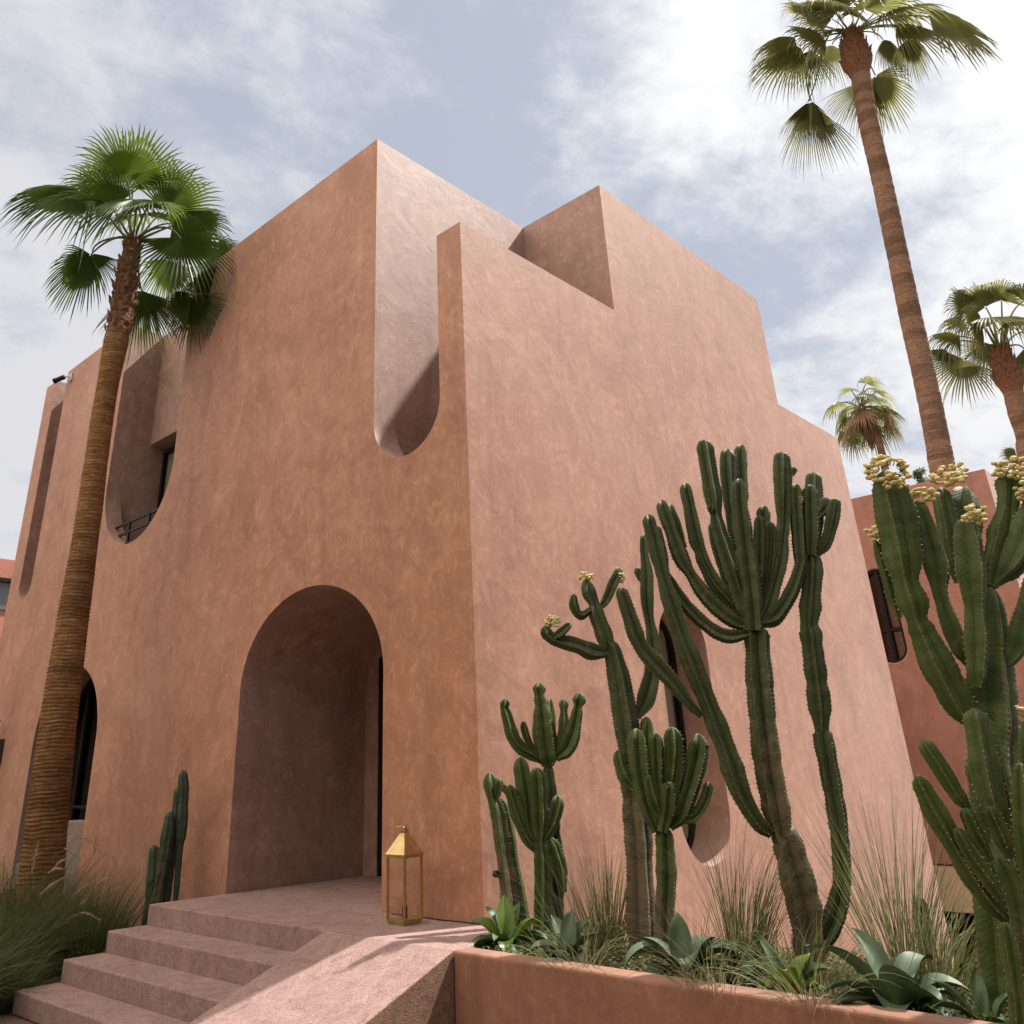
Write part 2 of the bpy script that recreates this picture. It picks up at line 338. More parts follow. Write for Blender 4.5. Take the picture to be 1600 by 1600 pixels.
def cactusmat(name, c1, c2, edge):
    c1, c2, edge = dk(c1), dk(c2), dk(edge)
    m, t, b = newmat(name); L = t.links.new
    a = mnode(t, 'ShaderNodeAttribute', attribute_name='surf'); s = mnode(t, 'ShaderNodeSeparateXYZ'); L(a.outputs['Vector'], s.inputs[0])
    co = mnode(t, 'ShaderNodeTexCoord').outputs['Object']
    n = mnode(t, 'ShaderNodeTexNoise', {'Scale': 9, 'Detail': 6, 'Roughness': .65, 'Distortion': .8}); L(co, n.inputs[0])
    n3 = mnode(t, 'ShaderNodeTexNoise', {'Scale': 70, 'Detail': 4, 'Roughness': .7}); L(co, n3.inputs[0])
    c = ramp(t, n.outputs[0], [(.28, c1), (.62, c2), (.80, (c2[0]*1.5, c2[1]*1.25, c2[2]*1.1))])
    # chevron veins on the faces
    ab = mnode(t, 'ShaderNodeMath', {1: .055}, operation='MULTIPLY'); L(s.outputs[0], ab.inputs[0])
    ad = mnode(t, 'ShaderNodeMath', operation='ADD'); L(s.outputs[1], ad.inputs[0]); L(ab.outputs[0], ad.inputs[1])
    mu = mnode(t, 'ShaderNodeMath', {1: 2*pi/.026}, operation='MULTIPLY'); L(ad.outputs[0], mu.inputs[0])
    si = mnode(t, 'ShaderNodeMath', operation='SINE'); L(mu.outputs[0], si.inputs[0])
    mr = mnode(t, 'ShaderNodeMapRange', {1: -1, 2: 1, 3: .80, 4: 1.12}); L(si.outputs[0], mr.inputs[0])
    cv = mnode(t, 'ShaderNodeCombineXYZ'); [L(mr.outputs[0], cv.inputs[i]) for i in range(3)]
    c = mixc(t, .30, c, cv.outputs[0], 'MULTIPLY')
    # corky weathered patches, low on the stems (third channel = age)
    n2 = mnode(t, 'ShaderNodeTexNoise', {'Scale': 14, 'Detail': 6, 'Roughness': .7, 'Distortion': 1.0}); L(co, n2.inputs[0])
    ag = mnode(t, 'ShaderNodeMath', operation='ADD'); L(n2.outputs[0], ag.inputs[0]); L(s.outputs[2], ag.inputs[1])
    ar = ramp(t, ag.outputs[0], [(.60, (0,0,0)), (.68, (.8,.8,.8)), (.86, (1,1,1))])
    c = mixc(t, ar, c, (.12, .085, .055))
    er = mnode(t, 'ShaderNodeMapRange', {1: .86, 2: 1.0, 3: 0, 4: .75}); L(s.outputs[0], er.inputs[0])
    em = mnode(t, 'ShaderNodeMath', operation='MULTIPLY'); L(er.outputs[0], em.inputs[0])
    rr = ramp(t, n2.outputs[0], [(.35, (.25,.25,.25)), (.6, (1,1,1))]); L(rr, em.inputs[1])
    c = mixc(t, em.outputs[0], c, edge)
    L(c, b.inputs['Base Color']); b.inputs['Roughness'].default_value = .58; b.inputs['Specular IOR Level'].default_value = .35
    bu = mnode(t, 'ShaderNodeBump', {'Strength': .10, 'Distance': .003}); L(si.outputs[0], bu.inputs['Height'])
    bu2 = mnode(t, 'ShaderNodeBump', {'Strength': .3, 'Distance': .004}); L(n3.outputs[0], bu2.inputs['Height']); L(bu.outputs[0], bu2.inputs['Normal'])
    L(bu2.outputs[0], b.inputs['Normal'])
    return m
M_cac = cactusmat('cactus_green', (.030, .049, .014), (.066, .092, .028), (.20, .18, .09))
M_cacb = cactusmat('cactus_bright_green', (.038, .066, .013), (.076, .118, .028), (.24, .21, .09))
M_cact = cactusmat('cactus_blue_green', (.026, .050, .030), (.055, .085, .050), (.14, .16, .09))
def trunkmat(name, c1, c2, c3, band, bandsc):
    c1, c2, c3 = dk(c1), dk(c2), dk(c3)
    m, t, b = newmat(name); L = t.links.new
    a = mnode(t, 'ShaderNodeAttribute', attribute_name='surf'); s = mnode(t, 'ShaderNodeSeparateXYZ'); L(a.outputs['Vector'], s.inputs[0])
    # x = around(0..1)*6, y = length in m
    cb = mnode(t, 'ShaderNodeCombineXYZ'); co = mnode(t, 'ShaderNodeTexCoord').outputs['Object']
    mpn = mnode(t, 'ShaderNodeMapping'); mpn.inputs['Scale'].default_value = (3.6, 3.6, 30); L(co, mpn.inputs[0])
    n = mnode(t, 'ShaderNodeTexNoise', {'Scale': 1.0, 'Detail': 8, 'Roughness': .8, 'Distortion': 1.4}); L(mpn.outputs[0], n.inputs[0])
    mp2 = mnode(t, 'ShaderNodeMapping'); mp2.inputs['Scale'].default_value = (.4, .4, bandsc); L(co, mp2.inputs[0])
    n2 = mnode(t, 'ShaderNodeTexNoise', {'Scale': 1.0, 'Detail': 3, 'Roughness': .55, 'Distortion': .2}); L(mp2.outputs[0], n2.inputs[0])
    mp3 = mnode(t, 'ShaderNodeMapping'); mp3.inputs['Scale'].default_value = (30, 30, 6); L(co, mp3.inputs[0])
    n3 = mnode(t, 'ShaderNodeTexNoise', {'Scale': 1.0, 'Detail': 6, 'Roughness': .7}); L(mp3.outputs[0], n3.inputs[0])
    c = ramp(t, n.outputs[0], [(.30, c1), (.5, c2), (.68, c3)])
    c = mixc(t, band, c, ramp(t, n2.outputs[0], [(.42, (.48,.42,.40)), (.52, (1.12,1.08,1.05))]), 'MULTIPLY')
    c = mixc(t, .6, c, ramp(t, n3.outputs[0], [(.3, (.6,.6,.6)), (.7, (1.25,1.25,1.25))]), 'MULTIPLY')
    L(c, b.inputs['Base Color']); b.inputs['Roughness'].default_value = .85; b.inputs['Specular IOR Level'].default_value = .2
    bu = mnode(t, 'ShaderNodeBump', {'Strength': 1.0, 'Distance': .045}); L(n.outputs[0], bu.inputs['Height'])
    bu2 = mnode(t, 'ShaderNodeBump', {'Strength': .7, 'Distance': .012}); L(n3.outputs[0], bu2.inputs['Height']); L(bu.outputs[0], bu2.inputs['Normal'])
    L(bu2.outputs[0], b.inputs['Normal'])
    return m
M_trunk = trunkmat('palm_trunk_brown', (.15, .068, .026), (.42, .215, .085), (.70, .46, .25), .45, 2.2)
M_trunk2 = trunkmat('palm_trunk_pale', (.19, .115, .075), (.37, .235, .155), (.56, .39, .28), .55, 3.0)

# ------------------------------------------------------------------ ground
gz = -2.3
m = MB(); m.box(-600, 600, -600, 600, gz-.5, gz); g = m.build('ground', M_pave); tag(g, kind='structure')
m = MB()   # raised forecourt, reaching far to the left and behind the camera
m.box(-60, -.80, -60, 60, gz+.004, -.004); g = m.build('forecourt', M_pave); tag(g, kind='structure')
m = MB()
nx, ny = 26, 60
for j in range(ny+1):
    for i in range(nx+1):
        x = lerp(-4.6, .05, i/nx); y = lerp(3.47, 14, j/ny)
        m.vert((x, y, .10+.05*noise.noise(Vector((x*2, y*2, 0)))+(.28*max(0, min(1, (y-4.5)/2))) * max(0, min(1, (x+2.6)/.8))-.06*max(0, min(1, (-2.2-x)/1.2))))
for j in range(ny):
    for i in range(nx):
        a = j*(nx+1)+i; m.face((a, a+1, a+nx+2, a+nx+1))
g = m.build('garden_bed', M_soil, smooth=True); tag(g, kind='structure')

# ------------------------------------------------------------------ the house
H = 8.62; HL = 6.74; XE = 9.33; YE = 11.05
def prism(poly, axis, a0, a1):
    """solid from a polygon (list of 2D points) extruded along axis 'x' or 'y'"""
    m = MB(); n = len(poly)
    for a in (a0, a1):
        for u, w in poly: m.vert((a, u, w) if axis == 'x' else (u, a, w))
    m.face(range(n)); m.face(range(2*n-1, n-1, -1))
    for k in range(n): m.face((k, (k+1)%n, n+(k+1)%n, n+k))
    me = bpy.data.meshes.new('c'); me.from_pydata(m.v, [], m.f)
    bm = bmesh.new(); bm.from_mesh(me); bmesh.ops.recalc_face_normals(bm, faces=bm.faces); bm.to_mesh(me); bm.free()
    o = bpy.data.objects.new('c', me); COL.objects.link(o); return o
def rbox(x0, x1, y0, y1, z0, z1): return prism([(y0,z0),(y1,z0),(y1,z1),(y0,z1)], 'x', x0, x1)
def ushape(yc, zc, r, top, seg=40):      # round bottom, open top
    return [(yc+r, top)]+[(yc+r*cos(t), zc-r*sin(t)) for t in [pi*k/seg for k in range(seg+1)]]+[(yc-r, top)]
def arch(yc, zs, a, b, bot, seg=44):     # round top
    return [(yc-a, bot), (yc+a, bot)]+[(yc+a*cos(t), zs+b*sin(t)) for t in [pi*k/seg for k in range(seg+1)]]
def pill(xc, z0, z1, r, seg=28):
    return [(xc+r*cos(t), z1+r*sin(t)) for t in [pi*k/seg for k in range(seg+1)]]+[(xc-r*cos(t), z0-r*sin(t)) for t in [pi*k/seg for k in range(seg+1)]]
def carve(body, cutters):
    for c in cutters:
        md = body.modifiers.new('b', 'BOOLEAN'); md.object = c; md.operation = 'DIFFERENCE'; md.solver = 'EXACT'
    dg = bpy.context.evaluated_depsgraph_get(); me = bpy.data.meshes.new_from_object(body.evaluated_get(dg))
    body.modifiers.clear(); old = body.data; body.data = me; bpy.data.meshes.remove(old)
    for c in cutters: bpy.data.objects.remove(c, do_unlink=True)
def finish(body, bev=.014):
    me = body.data
    bm = bmesh.new(); bm.from_mesh(me)
    bmesh.ops.remove_doubles(bm, verts=bm.verts, dist=.0005); bmesh.ops.dissolve_limit(bm, angle_limit=rad(.5), verts=bm.verts, edges=bm.edges)
    bm.to_mesh(me); bm.free()
    b = body.modifiers.new('edge', 'BEVEL'); b.width = bev; b.segments = 3; b.limit_method = 'ANGLE'; b.angle_limit = rad(40)
    me.polygons.foreach_set('use_smooth', [True]*len(me.polygons)); me.set_sharp_from_angle(angle=rad(35))
house = thing('house', 'tall terracotta stucco house with round arched doorway and U-shaped roof slots', 'house', (0, 0, 0))
body = rbox(0, XE, 0, YE, gz-.2, H)
carve(body, [
    rbox(-1, 2.68, -1, 1.3204, HL, 10),                    # notch above the front parapet
    rbox(7.08, 12, -1, 12, HL+.003, 10),                   # lower right end
    rbox(.32, 2.681, .30, 1.3206, 4.15, 10),               # terrace behind the parapet
    prism(ushape(.83, 4.94, .487, 10), 'x', -1, .5),       # front U slot
    prism(ushape(6.60, 5.76, 1.03, 10), 'x', -1, .4),      # balcony U slot
    rbox(.25, .60, 5.2, 7.6302, 4.72, 10),                 # balcony
    rbox(.50, .92, 5.2, 7.6303, 4.72, 6.63),
    prism(ushape(10.34, 4.78, .262, 10), 'x', -1, .42),    # thin slot at the far end
    prism(arch(2.30, 2.50, 1.165, .93, .60), 'x', -1, 1.73),   # entrance
    rbox(1.6, 2.3, 1.0, 3.24, .60, 2.95),
    prism(arch(7.86, 2.20, 1.03, 1.0, -.3), 'x', -1, .55),      # garden window arch
    prism(pill(3.275, 1.22, 2.79, .485), 'y', -1, .46),         # pill window on the sunny side
])
body.name = 'wall'; body.data.name = 'wall'; body.data.materials.clear(); body.data.materials.append(M_wall); body.parent = house
finish(body)
# faces inside the recesses get a greyer, rosier tone than the outer faces
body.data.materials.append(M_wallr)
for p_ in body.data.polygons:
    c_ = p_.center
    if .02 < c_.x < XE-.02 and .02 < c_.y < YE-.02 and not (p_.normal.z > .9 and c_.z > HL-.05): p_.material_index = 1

def outline_frame(name, poly, axis, a, th, w, mat, parent, inner=None):
    """flat ring frame following poly"""
    m = MB(); n = len(poly); cx = sum(p[0] for p in poly)/n; cy = sum(p[1] for p in poly)/n
    P = [Vector((p[0], p[1])) for p in poly]; Q = []
    for i in range(n):
        d1 = (P[i]-P[i-1]); d2 = (P[(i+1)%n]-P[i])
        d = ((d1.normalized() if d1.length > 1e-6 else Vector((0,0)))+(d2.normalized() if d2.length > 1e-6 else Vector((0,0))))
        d = d.normalized() if d.length > 1e-6 else d1.normalized()
        nn = Vector((-d.y, d.x)); Q.append(P[i]+nn*w)
    if (sum((q-Vector((cx, cy))).length for q in Q) > sum((q-Vector((cx, cy))).length for q in P)): Q = [p*2-q for p, q in zip(P, Q)]
    for off in (a, a+th):
        for ring in (P, Q):
            for p in ring: m.vert((off, p.x, p.y) if axis == 'x' else (p.x, off, p.y))
    for k in range(n):
        k2 = (k+1)%n
        m.face((k, k2, n+k2, n+k)); m.face((2*n+k2, 2*n+k, 3*n+k, 3*n+k2)); m.face((n+k, n+k2, 3*n+k2, 3*n+k)); m.face((k2, k, 2*n+k, 2*n+k2))
    return m.build(name, mat, parent)
def flat_panel(name, poly, axis, a, mat, parent, th=.01):
    m = MB(); n = len(poly)
    for off in (a, a+th):
        for p in poly: m.vert((off, p[0], p[1]) if axis == 'x' else (p[0], off, p[1]))
    m.face(range(n)); m.face(range(2*n-1, n-1, -1))
    for k in range(n): m.face((k, (k+1)%n, n+(k+1)%n, n+k))
    return m.build(name, mat, parent)
def curtain(name, axis, a, u0, u1, z0, z1, mat, parent, amp=.03, wl=.11):
    m = MB(); n = int((u1-u0)/.01)
    for k in range(n+1):
        u = u0+(u1-u0)*k/n; o = a+amp*sin(2*pi*u/wl)+.3*amp*sin(2*pi*u/(wl*2.7))
        for z in (z0, z1): m.vert((o, u, z) if axis == 'x' else (u, o, z))
    for k in range(n): m.face((2*k, 2*k+2, 2*k+3, 2*k+1))
    return m.build(name, mat, parent, smooth=True)
# pill window
pp = pill(3.275, 1.22, 2.79, .48)
win = outline_frame('window', pp, 'y', .40, .05, .05, M_black, house)
flat_panel('pane', pill(3.275, 1.22, 2.79, .44), 'y', .425, M_glass, win, .006)
curtain('curtain', 'y', .446, 2.84, 3.66, .9, 3.2, M_curt2, win, .004, .07)
flat_panel('dark_room', pill(3.275, 1.22, 2.79, .46), 'y', .4565, M_void, win, .002)
# balcony window, curtain, railing
m = MB()
for (y0, y1) in ((7.50, 7.56), (6.50, 6.57), (5.25, 5.31)): m.box(.80, .86, y0, y1, 4.73, 6.55)
m.box(.80, .86, 5.31, 7.50, 6.49, 6.55); m.box(.80, .86, 5.31, 7.50, 4.73, 4.80)
win = m.build('window', M_black, house)
flat_panel('pane', [(5.31,4.8),(7.5,4.8),(7.5,6.49),(5.31,6.49)], 'x', .825, M_glass, win, .006)
curtain('curtain', 'x', .87, 5.3, 7.45, 4.75, 6.5, M_curt, win, .02)
m = MB()
for z in (5.12, 4.97, 4.80): m.box(.12, .15, 5.7, 7.50, z, z+.028)
for y in (7.50, 6.95, 6.35): m.box(.12, .15, y, y+.03, 4.70, 5.148)
m.box(.12, .15, 7.50, 7.53, 4.80, 5.148)
rl = m.build('railing', M_black, house)
# entrance door
m = MB(); m.box(1.80, 1.84, 1.02, 3.22, .645, 2.93); dr = m.build('door', M_void, house)
m = MB(); m.box(1.74, 1.80, 3.165, 3.235, .645, 2.93); m.build('door_frame', M_black, dr)
# garden arch glazing and the low walls in it
ga = arch(7.86, 2.20, 1.02, .99, -.28)
win = outline_frame('window', ga, 'x', .45, .06, .07, M_black, house)
m = MB(); m.box(.46, .50, 7.30, 7.37, -.2, 3.05); m.box(.46, .50, 8.3, 8.37, -.2, 3.0); m.box(.461, .499, 6.9, 8.8, 1.36, 1.40); m.build('glazing_bar', M_black, win)
flat_panel('pane', arch(7.86, 2.20, .96, .93, -.2), 'x', .515, glassmat('dark_glass', (.10,.12,.12), .06), win, .006)
flat_panel('dark_room', arch(7.86, 2.20, 1.0, .97, -.25), 'x', .54, M_void, win, .004)
m = MB(); m.box(.02, .30, 6.835, 7.62, -.3, 1.235); m.build('low_wall', M_grey, house, bevel=.01)
m = MB(); m.box(.03, .28, 7.70, 8.885, -.3, .70); m.build('low_wall', M_grey, house, bevel=.01)
# narrow dark window at the far end of the shaded side
m = MB(); m.box(-.015, .02, 10.02, 10.9, 1.5, 2.34); w2 = m.build('window', M_black, house)

# steps, landing and ramp
entry = thing('entrance_steps', 'broad rough concrete steps and landing leading up to the arched doorway', 'steps', (-.8, 2, 0))
m = MB()
pts = [(-.80, -.495), (-.66, -.495), (.02, -.15), (.1, .2), (.1, 1.0), (2.28, 1.05), (2.28, 3.45), (-.80, 3.45)]
n = len(pts)
for z in (.02, .64):
    for x, y in pts: m.vert((x, y, z))
m.face(range(n-1, -1, -1)); m.face(range(n, 2*n))
for k in range(n): m.face((k, (k+1)%n, n+(k+1)%n, n+k))
m.build('landing', M_step, entry, bevel=.012)
for k in range(1, 4):
    m = MB(); x1 = -.803-.36*(k-1); m.box(x1-.36, x1, .80, 3.45, .0, .64-.16*k); m.build('step', M_step, entry, bevel=.014)
rampo = thing('ramp', 'sloping rough pink ramp running down beside the steps', 'ramp', (-1.7, .15, 0))
m = MB()
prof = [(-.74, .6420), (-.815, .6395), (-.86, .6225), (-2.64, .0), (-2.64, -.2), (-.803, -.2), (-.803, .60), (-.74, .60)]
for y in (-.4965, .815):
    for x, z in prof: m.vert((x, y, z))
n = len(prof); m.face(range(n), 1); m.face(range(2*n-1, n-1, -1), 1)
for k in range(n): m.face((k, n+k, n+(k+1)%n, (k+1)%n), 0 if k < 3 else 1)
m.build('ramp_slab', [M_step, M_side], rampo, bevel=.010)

# planter
pla = thing('planter', 'long raised terracotta planter wall full of cacti on the sunny side', 'planter', (-.7, -3, 0))
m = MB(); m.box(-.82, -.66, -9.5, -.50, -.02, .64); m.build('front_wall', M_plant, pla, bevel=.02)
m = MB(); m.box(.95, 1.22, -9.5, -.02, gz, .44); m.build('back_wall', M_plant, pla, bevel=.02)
m = MB(); nx, ny = 24, 120
for j in range(ny+1):
    for i in range(nx+1):
        x = lerp(-.658, .948, i/nx); y = lerp(-9.4, -.01, j/ny)
        m.vert((x, y, .56+.04*noise.noise(Vector((x*3, y*3, 1.3)))-.12*max(0, (x-.3)/.65)))
for j in range(ny):
    for i in range(nx):
        a = j*(nx+1)+i; m.face((a, a+1, a+nx+2, a+nx+1))
m.build('soil', M_soil, pla, smooth=True)

# neighbouring buildings
fb = thing('annex', 'lower pink stucco building with narrow pill window behind the big flowering cactus', 'building', (13, 0, gz))
ab = rbox(13, 26, -1.32, 16, gz-.1, 6.66)
carve(ab, [prism(pill(1.12, 3.62, 4.86, .29), 'x', 12, 13.2), rbox(12, 14.6, -.55, 3.4, gz, -.1)])
ab.name = 'wall'; ab.data.materials.clear(); ab.data.materials.append(M_wall2); ab.parent = fb; ab.matrix_parent_inverse = Matrix.Translation(-fb.location); finish(ab, .02)
po = [(.83, 5.05), (1.41, 5.05)]+[(1.12+.29*cos(t), 3.62-.29*sin(t)) for t in [pi*k/20 for k in range(21)]]
pw = outline_frame('window', pill(1.12, 3.62, 4.86, .285), 'x', 13.06, .06, .05, M_black, fb)
m = MB(); m.box(13.05, 13.13, 1.08, 1.15, 3.4, 5.1); m.box(13.052, 13.128, .85, 1.40, 3.92, 3.99); m.build('glazing_bar', M_black, pw)
flat_panel('pane', pill(1.12, 3.62, 4.86, .27), 'x', 13.14, glassmat('mirror_glass', (.1,.1,.1), .10), pw, .01)
flat_panel('dark_room', pill(1.12, 3.62, 4.86, .28), 'x', 13.17, M_void, pw, .01)
m = MB(); m.box(13.02, 14.35, .72, 2.6, -.82, -.12); m.build('canopy', M_cream, fb)
m = MB(); m.box(14.4, 14.55, -.5, 3.35, gz+.01, -.13); m.build('doorway', M_void, fb)
fl = thing('villa', 'distant salmon building with a grey window band at the left edge', 'building', (0, 30, gz))
m = MB(); m.box(-30, 9, 30, 44, gz, 9.62); m.build('wall', M_far, fl)
m = MB(); m.box(-29, 8.8, 29.93, 29.99, 7.75, 8.72); m.build('window_band', M_greyband, fl)
m = MB(); m.box(-29, 8.8, 29.70, 29.985, 8.724, 8.86); m.build('window_lintel', M_black, fl)

# security camera on the house corner
sc = thing('security_camera', 'small security camera on a white bracket high on the far wall corner', 'camera', (-.02, 10.0, 8.4))
m = MB(); m.box(-.03, -.005, 9.82, 9.92, 8.36, 8.50); m.bar((-.03, 9.87, 8.43), (-.16, 9.98, 8.45), .014, 8); m.build('bracket', M_white, sc)
m = MB(); m.bar((-.10, 9.95, 8.44), (-.20, 10.08, 8.38), .045, 12); m.bar((-.20, 10.08, 8.38), (-.21, 10.10, 8.375), .055, 12); m.build('camera_body', M_black, sc)

# ------------------------------------------------------------------ lantern
lan = thing('lantern', 'tall square brass lantern with glass sides standing beside the arched doorway', 'lantern', (-.278, .548, .64))
def LP(x, y, z):
    a = rad(2); return Vector((-.278+x*cos(a)-y*sin(a), .548+x*sin(a)+y*cos(a), .64+z))
def lbox(m, x0, x1, y0, y1, z0, z1):
    i = len(m.v)
    for z in (z0, z1):
        for x, y in ((x0,y0),(x1,y0),(x1,y1),(x0,y1)): m.vert(LP(x,y,z))
    for q in ((3,2,1,0),(4,5,6,7),(0,1,5,4),(1,2,6,5),(2,3,7,6),(3,0,4,7)): m.face([i+k for k in q])
hw = .098; hb = .445
m = MB(); lbox(m, -hw+.012, hw-.012, -hw+.012, hw-.012, 0, .022); lbox(m, -hw, hw, -hw, hw, .022, .036); m.build('base', M_brass, lan)
m = MB(); pw_ = .008
for sx in (-1, 1):
    for sy in (-1, 1): lbox(m, min(sx*hw, sx*(hw-2*pw_)), max(sx*hw, sx*(hw-2*pw_)), min(sy*hw, sy*(hw-2*pw_)), max(sy*hw, sy*(hw-2*pw_)), .036, hb)
lbox(m, -hw-.002, hw+.002, -hw-.002, -hw+.014, hb-.012, hb); lbox(m, -hw-.002, hw+.002, hw-.014, hw+.002, hb-.012, hb)
lbox(m, -hw-.002, -hw+.014, -hw+.014, hw-.014, hb-.012, hb); lbox(m, hw-.014, hw+.002, -hw+.014, hw-.014, hb-.012, hb)
m.build('frame', M_brass, lan)
m = MB(); i = 0
for z, r in ((hb+.001, hw+.006), (hb+.012, hw+.006), (hb+.150, .024), (hb+.178, .022)):
    for x, y in ((-r,-r),(r,-r),(r,r),(-r,r)): m.vert(LP(x, y, z))
for j in range(3):
    for k in range(4): m.face((4*j+k, 4*j+(k+1)%4, 4*j+4+(k+1)%4, 4*j+4+k))
m.face((3,2,1,0)); m.face((12,13,14,15)); rf = m.build('roof', M_brass, lan)
m = MB(); cpt = LP(0, 0, hb+.185); m.ball(cpt, .018, seg=12, rings=6)
ring = [cpt+Vector((-.022, .018, .012))+Vector((cos(t)*.052, sin(t)*.052, .010*cos(t+1.0))) for t in [2*pi*k/28 for k in range(29)]]
m.tube(ring, [.0036]*29, 6, cap=False); m.build('ring_handle', M_brass, lan, smooth=True)
for sx, sy in ((0,-1),(0,1),(-1,0),(1,0)):
    m = MB(); q = hw-.009
    if sx == 0: lbox(m, -q, q, sy*q-.001, sy*q+.001, .037, hb-.013)
    else: lbox(m, sx*q-.001, sx*q+.001, -q, q, .037, hb-.013)
    m.build('glass_pane', M_lglass, lan)
m = MB(); m.bar(LP(0.01,.01,.037), LP(.01,.01,.11), .021, 16); m.build('candle', M_candle, lan)
# cable lying along the foot of the wall
m = MB(); cp = [(-.03, .98), (-.035, .8), (-.028, .6), (-.04, .42), (-.026, .22), (-.03, .0)]
P, R_ = catmull([Vector((x, y, .646)) for x, y in cp], [.0045]*6, .03); m.tube(P, R_, 6)
tag(m.build('cable', M_cord, smooth=True), 'thin dark cable lying along the foot of the wall behind the lantern', 'cable')

# ------------------------------------------------------------------ palms
def trunk_mesh(P, rr, ring=.05, amp=.05, seed=0, n=40, lump=0):
    m = MB(); m.useattr = True
    P, rr = catmull(P, rr, .0125*(ring/.05)); L = 0; u = None
    rnd = random.Random(seed); off = [rnd.random() for _ in range(4000)]
    for j, p in enumerate(P):
        if j: L += (p-P[j-1]).length
        d = (P[min(j+1, len(P)-1)]-P[max(j-1, 0)]).normalized()
        u = (d.orthogonal() if u is None else u-d*u.dot(d)).normalized(); w = d.cross(u)
        for k in range(n):
            t = 2*pi*k/n
            ph = L/ring+.35*noise.noise(Vector((cos(t)*2, sin(t)*2, L*3+seed)))
            s = ph-math.floor(ph); q = (s if s < .75 else (1-s)*3)
            big = noise.noise(Vector((cos(t)*.9+seed, sin(t)*.9, L*1.7)))
            r = rr[j]*(1+amp*(q-.4)*(.5+off[int(ph)%4000])+.03*big+.015*noise.noise(Vector((cos(t)*8, sin(t)*8, L*20))))
            if lump: r += rr[j]*lump*((math.sin(L*2*pi/.34+seed+.3*sin(3*t))))
            m.vert(p+(u*cos(t)+w*sin(t))*r, (k/n, L, 0))
    for j in range(len(P)-1):
        for k in range(n): a = j*n; m.face((a+k, a+(k+1)%n, a+n+(k+1)%n, a+n+k))
    e = (len(P)-1)*n; m.face([e+k for k in range(n)])
    return m
def frond(m, B, Hh, A, Nn, R, spread=200, droop=.2, seed=0, bdir=None, nseg=46, split=.42, stalk=.022, ms=1):
    rnd = random.Random(seed); A = A.normalized(); S = Nn.cross(A).normalized(); Nn = A.cross(S).normalized()
    if B is not None:
        bdir = bdir or (Hh-B); L = (Hh-B).length
        c1 = B+bdir.normalized()*L*.4; c2 = Hh-A*L*.35; pts = []
        for k in range(13):
            t = k/12; pts.append(B*(1-t)**3+c1*3*t*(1-t)**2+c2*3*t*t*(1-t)+Hh*t**3)
        m.tube(pts, [stalk*(1-.55*k/12) for k in range(13)], 6, ms)
    sp = rad(spread)/2
    Z = Vector((0, 0, -1))
    def pos(a, r, lift, tipd):
        l = R*(.74+.26*cos(a*.75))
        d = A*cos(a)+S*sin(a); q = r*l
        P = Hh+d*q-Nn*(q*q/R*.16*(a/sp)**2)+A*(.0)
        P += Z*(droop*q*q/R) + Nn*lift*R
        if r > .6: P += Z*((r-.6)**2*R*tipd*2.2)
        return P
    rows = [.03, .18, .30, split]; grid = []
    n2 = 2*nseg
    for r in rows:
        grid.append([m.vert(pos(lerp(-sp, sp, k/n2), r, (.030 if k%2 else -.030)*r*2, 0)) for k in range(n2+1)])
    for j in range(len(rows)-1):
        for k in range(n2): m.face((grid[j][k], grid[j][k+1], grid[j+1][k+1], grid[j+1][k]), 0)
    for s in range(nseg):
        a = lerp(-sp, sp, (2*s+1)/n2); half = sp/nseg; td = rnd.uniform(.1, 1.25)*(.45+droop*1.7); lf = rnd.uniform(.90, 1.06); sw = rnd.uniform(-.5, .5)*half*1.6
        spl = 1.0
        pv = (grid[-1][2*s], grid[-1][2*s+1], grid[-1][2*s+2])
        for r, wf, in ((.68, .80), (.84, .46), (1.0, 0)):
            aa = a+sw*(r-.5)*2
            if wf == 0:
                t = m.vert(pos(aa, r*lf, 0, td)); m.face((pv[0], pv[1], t), 0); m.face((pv[1], pv[2], t), 0)
            else:
                l = [m.vert(pos(aa-half*wf*.62/r*.8, r*lf, -.006, td)), m.vert(pos(aa, r*lf, .010, td)), m.vert(pos(aa+half*wf*.62/r*.8, r*lf, -.006, td))]
                m.face((pv[0], pv[1], l[1], l[0]), 0); m.face((pv[1], pv[2], l[2], l[1]), 0); pv = l
def dirv(r, u, f): return (RIGHT*r+UPV*u+FWD*f).normalized()
